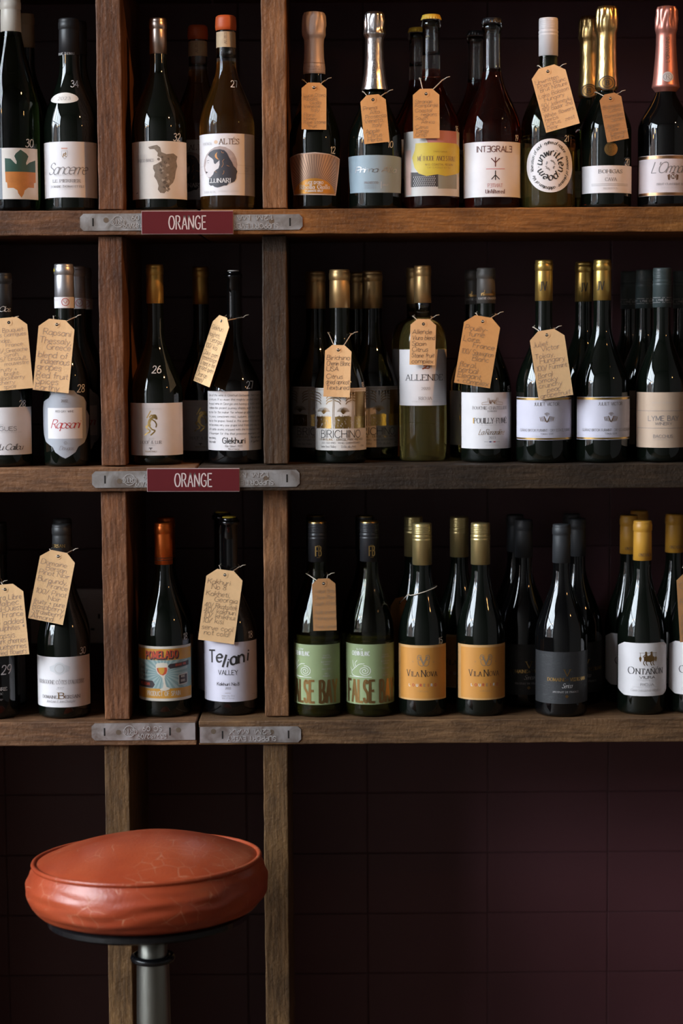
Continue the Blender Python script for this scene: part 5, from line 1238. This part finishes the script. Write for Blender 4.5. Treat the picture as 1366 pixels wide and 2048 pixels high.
def art(s):
    for t, x, y, h, r in (('T', 427, 1314, 24, 4), ('e', 442, 1312, 25, 0), ('l', 452, 1322, 26, -14), ('i', 459, 1325, 18, -8), ('a', 470, 1316, 26, 4), ('n', 485, 1315, 26, 3), ('i', 498, 1312, 24, -4)):
        s.text(t, x, y, h, ink, 'brush', rot=r, w=(h * .62 if t == 'T' else None))
    s.text('VALLEY', 459, 1346, 9, ink, 'sans', w=39); s.text('Kakhuri No.8', 459, 1369.6, 6.4, ink, 'sans', w=45, weight=1.1); s.text('2022', 459, 1378, 4, ink_g, 'sans', w=11); s.line([(453, 1388), (464, 1388)], .5, gold_d)
    s.text('Amber Dry Wine', 459, 1393.5, 3.2, ink_g, 'light', w=26); s.text('Wine of Georgia', 459, 1398.5, 3.2, ink_g, 'light', w=25); s.text('Qvevri', 414, 1392, 2.6, ink_g, 'light', w=9); s.text('Product', 508, 1394, 2.6, ink_g, 'light', w=10)
label(d, 1345, W_viol, art, y0=1284.5, y1=1406, a=81); mark(d, '18', 503, 1273, 13)
bottle('brushscript', 'black bottle with open corked mouth and white label with bold brush-drawn lettering')
bottle('brushscript', 'black corked bottle standing behind the brush-lettered label bottle', 448, .165, -4, marks=False)

# ---------------- bottom row, third bay
d = design('snail', 3, 740, .056, 49, 1043, 1123, 19, 1265, 1135, 'burgundy', OLIVE, 'screw', mat('cap_black_satin', (.020, .020, .022), .35), fill=1278, fillm=WINE['olive'], clearm=OLIVE_CL, rn=17)
cq = crop(4.096, 560, 1000)
def art(s):
    s.text('SLOW', 719, 1299, 3.4, ink_w, 'sans', w=14); s.text('CHENIN BLANC', 720.5, 1307.5, 8.5, ink_w, 'bold', w=38, weight=.85)
    sp = []
    for k in range(30):
        a = R_(-100 + k * 31); r = 53 * (1 - k / 32); sp.append((692 + r * math.cos(a), 1405 + r * .85 * math.sin(a)))
    s.line(cq(*sp), 1.0, ink_w, 2, True)
    s.line(cq((690, 1345), (650, 1350), (612, 1385), (590, 1415), (600, 1445), (660, 1455), (748, 1457)), 1.0, ink_w, 2, True); s.line(cq((612, 1385), (600, 1350), (597, 1320)), .9, ink_w, 2, True); s.line(cq((625, 1375), (615, 1345), (632, 1318)), .9, ink_w, 2, True); s.line(cq((580, 1380), (592, 1410)), .9, ink_w); s.line(cq((575, 1457), (748, 1457)), .8, ink_w)
    for y, t in ((1311, 'COASTAL'), (1315.5, 'VINEYARDS'), (1324, 'SUSTAINABLY'), (1329, 'FARMED'), (1338.5, 'OLD VINES'), (1348, 'WILD'), (1353, 'FERMENT')): s.text(t, 771, y, 2.7, ink_l, 'sans', w=2.1 * len(t))
    s.text('FALSE BAY', 743, 1384.5, 44, gold_d, 'heavy', w=108, weight=1.12)
label(d, 1350, paper('paper_sage_green', (.27, .33, .16), .5), art, y0=1289, y1=1411.5, a=80)
capprint(d, 1103, lambda s: (s.text('FB', 745, 1103, 19, gold, 'heavy', w=11, weight=.9), s.line([(742, 1091.5), (748, 1091.5)], .9, gold), s.line([(742, 1115.5), (748, 1115.5)], .9, gold)))
v, f = lathe([(0, d.H + .0001), (d.rc * .95, d.H + .0001), (d.rc * .97, d.H - .0012), (d.rc * .99, d.H - .0022)][::-1], 32)
d.capsheets.append(('gold_top', mesh_of('gold_top', v, f, [gold], smooth=True)))
G2 = 'black and gold screw-capped bottles behind the green snail labels'
bottle('snail', 'green snail label bottle with black and gold screw cap, no tag')
bottle('snail', 'tagged green snail label bottle with black and gold screw cap beside the upright', 637, .056, -19, marks=False, capyaw=10)
bottle('snail', 'black and gold screw-capped bottle right behind the tagged snail label bottle', 633, .165, -20, group=G2, marks=False)
bottle('snail', 'black and gold screw-capped bottle right behind the untagged snail label bottle', 731, .15, -30, group=G2, marks=False)
d = design('orangelabel', 3, 845, .055, 49, 1047, 1130, 19.5, 1275, 1140, 'burgundy', DARK, 'screw', foil_mat('cap_champagne', (.58, .45, .20), .36, 30, .02, .8))
def art(s):
    og = paper('paper_orange', (.60, .26, .05), .5, .05, 40); s.rect(800.5, 1296, 888.5, 1399.5, og, 1)
    gy = paper('ink_warm_grey', (.26, .19, .13))
    s.text('V', 845, 1322, 15, gy, 'serifb', w=13)
    for sd in (-1, 1):
        s.line([(845 + sd * 4, 1312), (845 + sd * 10, 1311), (845 + sd * 12, 1318), (845 + sd * 7, 1321), (845 + sd * 6, 1316)], 1.2, gy, 3, True); s.line([(845 + sd * 11, 1322), (845 + sd * 9, 1330), (845 + sd * 3, 1333), (845, 1330)], 1.2, gy, 3, True)
    s.text('V', 816, 1348, 13, ink, 'serif', w=7); s.text('ILA', 829, 1349.5, 9.5, ink, 'serif', w=15); s.text('N', 845, 1348, 13, ink, 'serif', w=8); s.text('OVA', 862, 1349.5, 9.5, ink, 'serif', w=22)
    for i, (c, m) in enumerate(zip('LOUREIRO', (ink_w, ink_r, ink_w, ink_r, gy, ink_r, ink_w, ink_r))): s.text(c, 818 + i * 7.2, 1372, 5, m, 'bold')
    s.text('PORTUGAL', 844, 1384.5, 2.8, gy, 'light', w=22); s.text('19', 824, 1325, 3.5, gy, 'light'); s.text('36', 865, 1325, 3.5, gy, 'light')
label(d, 1347, paper('paper_orange_border', (.64, .36, .14)), art, outline=[(797, 1291), (822, 1291), (845, 1291), (868, 1291), (891, 1291), (891, 1403), (868, 1403), (845, 1403), (822, 1403), (797, 1403)]); mark(d, '15', 879, 1284, 12)
G3 = 'champagne screw-capped bottles behind the orange labels'
bottle('orangelabel', 'orange label bottle with champagne screw cap and a tag cord round its neck')
bottle('orangelabel', 'uncorded orange label bottle with champagne screw cap next to the charcoal labels', 961, .055, 9, marks=False)
bottle('orangelabel', 'champagne screw-capped bottle behind the corded orange label bottle', 828, .172, 0, group=G3, marks=False)
bottle('orangelabel', 'champagne screw-capped bottle behind the uncorded orange label bottle', 919, .16, 0, group=G3, marks=False)
d = design('blacklabel', 3, 1122, .048, 52.5, 1049, 1126, 18.5, 1275, 1140, 'burgundy', BLACK, 'capsule', mat('cap_slate', (.032, .034, .037), .48))
def art(s):
    s.text('V', 1128.5, 1347, 13.5, gold, 'serif', w=12); s.text('DOMAINE', 1107, 1360.5, 6.5, gold, 'serifb', w=36); s.text('de', 1129, 1361, 4, gold, 'serif', w=5); s.text('VEDILHAN', 1152, 1360.5, 6.5, gold, 'serifb', w=39)
    s.text('Serica', 1128, 1373, 9, ink_l, 'script', w=20, weight=1.3); s.text('PRODUIT DE FRANCE', 1127, 1386, 3.6, ink_l, 'serif', w=53); s.poly([(1128, 1391), (1132, 1395), (1128, 1399), (1124, 1395)], gold_d, 1)
    pl = paper('emboss_grey', (.055, .057, .06), .4); rg = random.Random(2)
    for k in range(46):
        x = rg.uniform(1076, 1110) ; y = rg.uniform(1310, 1404)
        if 1340 < y < 1390 and x > 1090: continue
        s.line([(x, y), (x + rg.uniform(2, 6), y + rg.uniform(-2, 2)), (x + rg.uniform(5, 9), y + rg.uniform(-2, 3))], .6, pl, 1, True)
label(d, 1357, paper('paper_charcoal', (.021, .0215, .023), .5, .2, 140, .3), art, y0=1304.5, y1=1410, a=81)
G4 = 'slate-capped bottles behind the charcoal label bottle'
bottle('blacklabel', 'black bottle with slate cap and charcoal label lettered in gold')
bottle('blacklabel', 'slate-capped bottle with charcoal label between the orange label and the frontmost charcoal label', 1047, .125, 0, group=G4)
bottle('blacklabel', 'slate-capped bottle farthest back between the orange label and the charcoal labels', 1030, .21, 0, group=G4)
bottle('blacklabel', 'slate-capped bottle behind the frontmost charcoal label, towards the yellow-capped bottles', 1153, .140, 8, group=G4)
bottle('blacklabel', 'slate-capped bottle deepest behind the frontmost charcoal label', 1142, .222, 0, group=G4)
d = design('yellowcap', 3, 1283, .058, 49, 1042, 1121, 19, 1275, 1135, 'burgundy', DARK, 'capsule', paper('cap_ochre_yellow', (.58, .285, .035), .42, .05))
def art(s):
    for sd, x in ((0, 1284), (1, 1295)):
        s.disc(x, 1306, 2.2, gold_d, 2); s.line([(x, 1308), (x + 1, 1316)], 4.2, gold_d, 2); s.line([(x - 2, 1310), (x - 6, 1315)], 1.5, gold_d, 2)
    s.poly([(1280, 1314), (1290, 1312), (1301, 1314), (1302, 1322), (1292, 1325), (1280, 1323)], gold_d, 2)
    for x in (1281, 1286, 1295, 1300): s.line([(x, 1322), (x - 2, 1327), (x + 1, 1332)], 1.5, gold_d, 2, True)
    s.line([(1271, 1306.5), (1306, 1306.5)], .7, gold_d)
    for x in (1273, 1304): s.line([(x, 1306), (x, 1314)], .5, gold_d); s.poly([(x - 2.4, 1317), (x, 1313), (x + 2.4, 1317), (x + 1.5, 1322), (x, 1325), (x - 1.5, 1322)], gold_d, 2)
    s.text('O', 1256, 1342.5, 14, ink, 'serif', w=13); s.text('NTA\u00d1\u00d3N', 1293.5, 1344, 11, ink, 'serif', w=58); s.text('VIURA', 1287, 1356, 5, ink_g, 'bold', w=31); s.text('VENDIMIA 2021', 1287, 1362, 3, ink_l, 'light', w=40)
    s.text('RIOJA', 1287, 1371, 5, ink_g, 'sans', w=27); s.text('DENOMINACION DE ORIGEN CALIFICADA', 1286, 1376, 2.2, ink_l, 'light', w=56); s.text('Cuvee Seleccion de Viticultores', 1286, 1382, 6, ink_l, 'script', w=66)
label(d, 1340, W_, art, outline=[(1234.5, 1296), (1244, 1286.5), (1263, 1286.5), (1283, 1286.5), (1303, 1286.5), (1321, 1286.5), (1331.5, 1297), (1331.5, 1384), (1321, 1394.5), (1303, 1394.5), (1283, 1394.5), (1263, 1394.5), (1244, 1394.5), (1234.5, 1384)])
capprint(d, 1111, lambda s: s.text('ONTA\u00d1\u00d3N', 1287, 1111, 6, ink_br, 'serif', w=28))
G5 = 'ochre-capped bottles behind the white chamfered labels'
bottle('yellowcap', 'ochre-capped bottle with white corner-cut label and golden figures, no tag')
bottle('yellowcap', 'ochre-capped bottle with white corner-cut label and a brown tag on its neck', 1384, .066, 0)
bottle('yellowcap', 'ochre-capped bottle behind the untagged corner-cut label, towards the charcoal labels', 1256, .150, 0, group=G5)
bottle('yellowcap', 'ochre-capped bottle farthest back behind the untagged corner-cut label', 1276, .232, 0, group=G5)
bottle('yellowcap', 'ochre-capped bottle behind and between the two corner-cut label bottles', 1346, .165, -6, group=G5)

# ================================================================== KRAFT TAGS
kraft = {}
def kraft_m(name, col): return paper(name, col, .7, .07, 120, .15)
K1 = kraft_m('kraft_buff', (.78, .48, .235)); K2 = kraft_m('kraft_tan_lamplit', (.62, .30, .10)); K3 = kraft_m('kraft_brown', (.40, .185, .065))  # second tone carries the top row's warm lamplight in its deeper orange
pencil = paper('pen_grey', (.27, .175, .105), .6); pencil_v = paper('pen_violet_grey', (.38, .255, .19), .6); biro = paper('pen_dark', (.09, .06, .06), .6)
cotton = paper('cotton_string', (.56, .46, .36), .9, .1, 400); hole_m = mat('tag_hole_dark', (.01, .008, .006), .9)
def swing_tag(key, bx, bY, top, bot, wpx, lines, m, pen, lab, string_y, yaw=0, dY=None, hole=10, sside=(1, 1), pitch=0, clip=.27, angs=(-62, -95, -140, -180, -220, -265, -298), tilt=0.0):
    """top/bot: middle of the tag's short edges in photo pixels; hung on bottle design `key` standing at (bx, bY)"""
    d = DES[key]; Yt = dY if dY is not None else bY - d.R - .0045
    a, b = unproj(*top, Yt), unproj(*bot, Yt)
    L = math.hypot(b.x - a.x, b.z - a.z); rot = math.atan2(b.x - a.x, a.z - b.z)      # + leans its foot to the right
    k = (unproj(top[0] + 50, top[1], Yt).x - unproj(top[0] - 50, top[1], Yt).x) / 100
    Wd = wpx * k; hz = -hole * k
    axis = Vector((math.sin(rot), 0, -math.cos(rot)))
    root = empty('swing_tag', (a.x, Yt, a.z)); root.rotation_mode = 'XYZ'
    M = Matrix.Rotation(-rot, 4, 'Y') @ Matrix.Rotation(R_(yaw), 4, 'Z') @ Matrix.Rotation(R_(pitch), 4, 'X')
    root.rotation_euler = M.to_euler(); tag(root, lab, 'tag', 'handwritten kraft tags on the bottles')
    c = Wd * clip
    pts = [(-Wd / 2, -L), (Wd / 2, -L), (Wd / 2, -c * .85), (Wd / 2 - c, 0), (-Wd / 2 + c, 0), (-Wd / 2, -c * .85)]
    bm = bmesh.new(); NX, NZ = 1, 10
    f = bm.faces.new([bm.verts.new((x, 0, z)) for x, z in pts])
    for j in range(1, 8):
        bmesh.ops.bisect_plane(bm, geom=bm.verts[:] + bm.edges[:] + bm.faces[:], plane_co=(0, 0, -L * j / 8), plane_no=(0, 0, 1), dist=1e-6)
    for j in (-.25, 0, .25):
        bmesh.ops.bisect_plane(bm, geom=bm.verts[:] + bm.edges[:] + bm.faces[:], plane_co=(Wd * j, 0, 0), plane_no=(1, 0, 0), dist=1e-6)
    cv = random.Random(lab).uniform(-.0012, .0016); curl = random.Random(lab + 'c').uniform(-.0016, .001)
    def bend(x, z): return cv * (1 - (2 * x / Wd) ** 2) + curl * (z / L) ** 2 - .0002
    for v_ in bm.verts: v_.co.y = bend(v_.co.x, v_.co.z)
    ex = bmesh.ops.extrude_face_region(bm, geom=bm.faces[:])
    bmesh.ops.translate(bm, verts=[v_ for v_ in ex['geom'] if isinstance(v_, bmesh.types.BMVert)], vec=(0, .0005, 0))
    bmesh.ops.recalc_face_normals(bm, faces=bm.faces[:])
    card = link('card', bm_mesh('card', bm, [m]), root)
    P = lambda u, v_, l: (u * k, bend(u * k, v_ * k) - .00015 - .0001 * l, v_ * k)
    s = Sheet(0, 0); s.ring(0, hole, 4.9, 3.6, m, 2); s.disc(0, hole, 3.1, hole_m, 1)
    link('eyelet', s.build('eyelet', P), root)
    if lines:
        s = Sheet(0, 0); Lp = L / k; wt = [0.0]
        for t in lines[:-1]: wt.append(wt[-1] + (1.0 if t.strip() else .35))
        y0 = hole + 13; st = (Lp - y0 - 8) / max(1, wt[-1] + .2)
        s.rng = random.Random(lab)
        for i, t in enumerate(lines):
            ind = len(t) - len(t.lstrip(' ')); t = t.strip()
            if not t: continue
            h = min(st * .95, wpx * .17); tw = sum(G.get(ch, G[' '])[0] for ch in t) + .12 * (len(t) - 1)
            w_ = min(tw * h * 1.25, wpx * .88 - ind * 3)
            s.text(t, -wpx / 2 + 4 + ind * 3, y0 + wt[i] * st + h * .3, h, pen, 'hand', w=w_, align='l', slope=.02)
        link('handwriting', s.build('handwriting', P), root)
    # string: from the eyelet round the neck and back
    if string_y is not None:
        pb = unproj(bx, {1: 350, 2: 860, 3: 1370}[d.row], bY); zs = SHELF_Z[d.row]
        bc = Vector((pb.x, bY, 0)); zN = unproj(bx, string_y, bY).z
        rN = max(d.rad(zN - zs), d.rc if zN - zs > d.zc else 0) + .0016
        holew = M @ Vector((0, -.0012, hz)) + Vector((a.x, Yt, a.z))
        loop = [holew]
        for an in angs:
            q = R_(an); rr = rN + (.0025 if an in (-62, -298) else .0006) + (.0012 if tilt else 0)
            zz = zN + (.004 if -230 < an < -130 else 0) + (.0008 if an > -180 else -.0008) * sside[0]
            loop.append(Vector((bc.x + rr * math.sin(q), bc.y - rr * math.cos(q), zz + tilt * math.sin(q))))
        pth = catmull([tuple(p) for p in loop], 6, True)
        inv = (Matrix.Translation(Vector((a.x, Yt, a.z))) @ M).inverted()
        v, f = tube([inv @ p for p in pth], .00075, 6, True)
        # a short loose end past the knot
        e = loop[-1 if not tilt else 1] + Vector((.0015, -.001, 0)); v2, f2 = tube([inv @ p for p in (e, e + Vector((.004, -.002, .003)), e + Vector((.009, -.003, .004)))], .0006, 5)
        f += [tuple(i + len(v) for i in q) for q in f2]; v += v2
        link('string', mesh_of('string', v, f, [cotton], smooth=True), root)
    return root
T = swing_tag
T('fan', 629, .060, (628, 165), (628, 259), 50, ["Luce D'oro", 'Ribolla', '    Gialla', 'Venezie,', '     Italy', '', 'Floral', 'Honey', 'Ripe stone', '   fruit'], K2, pencil, 'buff handwritten tag on the dusty rose foil bottle', 162, yaw=8)
T('blue', 750, .060, (745, 189.5), (754, 286), 51, ['Prima', '    Alta', ' Prosecco', 'Veneto,', '     Italy', '', 'Apple', ' Citrus', ' Herbs'], K2, pencil, 'kraft handwritten tag on the silver foil bottle', 186)
T('yellowcrown', 863, .062, (852, 177.5), (853, 276.5), 53, ['Strange', 'Kompanjie', '', 'Coastal', '    regions', 'South', '    Africa', '', 'Citrus', 'Tangy', 'Crisp'], K2, pencil, 'kraft handwritten tag on the yellow crown-capped bottle', 160)
T('spiral', 1096, .060, (1093, 133), (1126, 256), 70, ['Unwritten', ' Poem Blanc', '  Brut Nature', '', 'Lake Balaton', '   Hungary', '', '50/ kekneylu', '50/ Badar 2nd', '', 'White flowers', 'herbs', 'Citrus  zest', 'Pear'], K1, pencil_v, 'large tilted buff tag on the white screw-capped bottle', 134)
T('goldfoil', 1212, .058, (1219, 187), (1236, 281), 44, ['Bohigas', '   Cava', '', 'Penedes,', '    Spain', '', 'Apple', ' Pear', '  Lemon', '  Floral'], K3, pencil, 'brown tilted tag on the gold foil bottle', 187)
T('garrigue', 12, .052, (17, 635), (31, 779), 72, ['Le Bouquet', 'des Garrigues', '', 'Andre,', '       France', '', '65/ Grenache', '     Syrah,', '25/ cinsault,', '     mouvestre', '', 'Fruity +', '    bright', 'blackberry', 'cherry', '   spice'], K1, pencil_v, 'large buff tag on the black-capped grey capitals bottle', 637)
T('plaque', 134, .047, (114.5, 639), (101.5, 783), 72, ['  Rapsani', '', 'Thessaly,', '     Greece', '', 'blend of', '  indigenous', 'grapes', '', 'Red fruit', 'Spices', 'Earthy'], K1, pencil_v, 'large buff tag on the silver-capped plaque label bottle', 634)
T('handwritten', 470, .082, (447, 633), (403, 768), 72, ['Glekhuri', '', 'kakheti,', '    Georgia', '', '100/ kisi', '', 'Oaky qveri', 'fermentation', '& aged in the', 'ground qveri', '', 'Orange', 'honey'], K1, pencil, 'steeply tilted buff tag swinging off the handwritten label bottle', 634, yaw=-58, dY=.040)
T('goldtrees', 681, .082, (677, 690), (673, 794), 53, ['Birichino', 'Chenin Blanc', 'USA', '', 'Citrus', 'dried apricot', 'Textured', ''], K1, biro, 'small buff tag on the front gold tree label bottle', 668)
T('yellowwine', 846, .105, (847, 638), (844, 730), 52, ['Allende', 'Viura blend', 'Spain', 'Citrus', 'Stone fruit', 'complex'], K1, biro, 'small buff tag on the clear yellow wine bottle', 634, yaw=8)
T('castle', 972, .080, (967, 633), (944, 771), 73, ['Pouilly-', '   fume', 'Loire,', '       France', '', '100/ Sauvignon', '        Blanc', '', 'floral,', 'herbal', 'Elegant', '+ complex'], K2, pencil, 'large tan tag on the castle gate label bottle', 628)
T('chevron', 1087, .062, (1092, 660), (1112, 795), 70, ['Juliet', '     Victor', '', 'Tokay,', '   Hungary', '', '100/ Furmint', '', 'floral', 'Smoky', 'crunchy', '     pear', 'grapefruit'], K1, pencil_v, 'large tilted buff tag on the gold monogram-capped bottle', 656)
T('whiteprint', -12, .058, (9, 1169), (23, 1311), 72, ['Terra Libre', '   Malbec', 'Sud-Ouest,', '       France', '', 'no added', '   sulphites *', '', 'Cassis', 'Dark cherries', 'Blueberries', 'dried flowers'], K1, pencil_v, 'large buff tag on the white-printed black bottle', 1163)
T('whitecrest', 129, .062, (118, 1103), (91, 1243), 71, ['Domaine', '    Bersan', 'Pinot Noir', '', 'Burgundy,', '       France', '', '100/ Pinot', '         Noir', 'fruity + pure', 'Raspberry', 'Strawberry', 'Almond'], K1, pencil_v, 'large tilted buff tag on the faint crest label bottle', 1099)
T('brushscript', 462, .078, (451, 1140), (432, 1284), 73, ['Kakhuri', '   No 8', '', 'Kakheti,', '      Georgia', '', '40/ Rkatsiteli', '40/ kakhuri', '10/ khikhui', '10/ kisi', '', 'serve cool', '  not cold!', ''], K1, pencil, 'large buff tag on the corked brush-lettered label bottle', 1132)
T('snail', 637, .056, (647, 1157), (650, 1261), 47, ['False Bay', 'Chenin Blanc', 'South Africa', '', 'Apple aromas', 'Honeyed', '', 'Fresh Lemon'], K3, pencil, 'brown tag on the snail label bottle beside the upright', 1148)
T('orangelabel', 845, .055, (799, 1195), (800, 1322), 60, [], K3, pencil, 'brown tag turned away at the side of the corded orange label bottle', 1182, yaw=52, dY=.108, angs=(-85, -55, -20, 15, 50, 85, 125, 170, 215, 250), tilt=.007)
T('yellowcap', 1384, .066, (1386, 1143), (1394, 1282), 68, ['Ontanon', '   Viura', '', 'Rioja,', '    Spain', '', 'Citrus', 'Peach', 'Fresh', 'Crisp'], K3, pencil, 'brown tag on the ochre-capped bottle with corner-cut label', 1136)
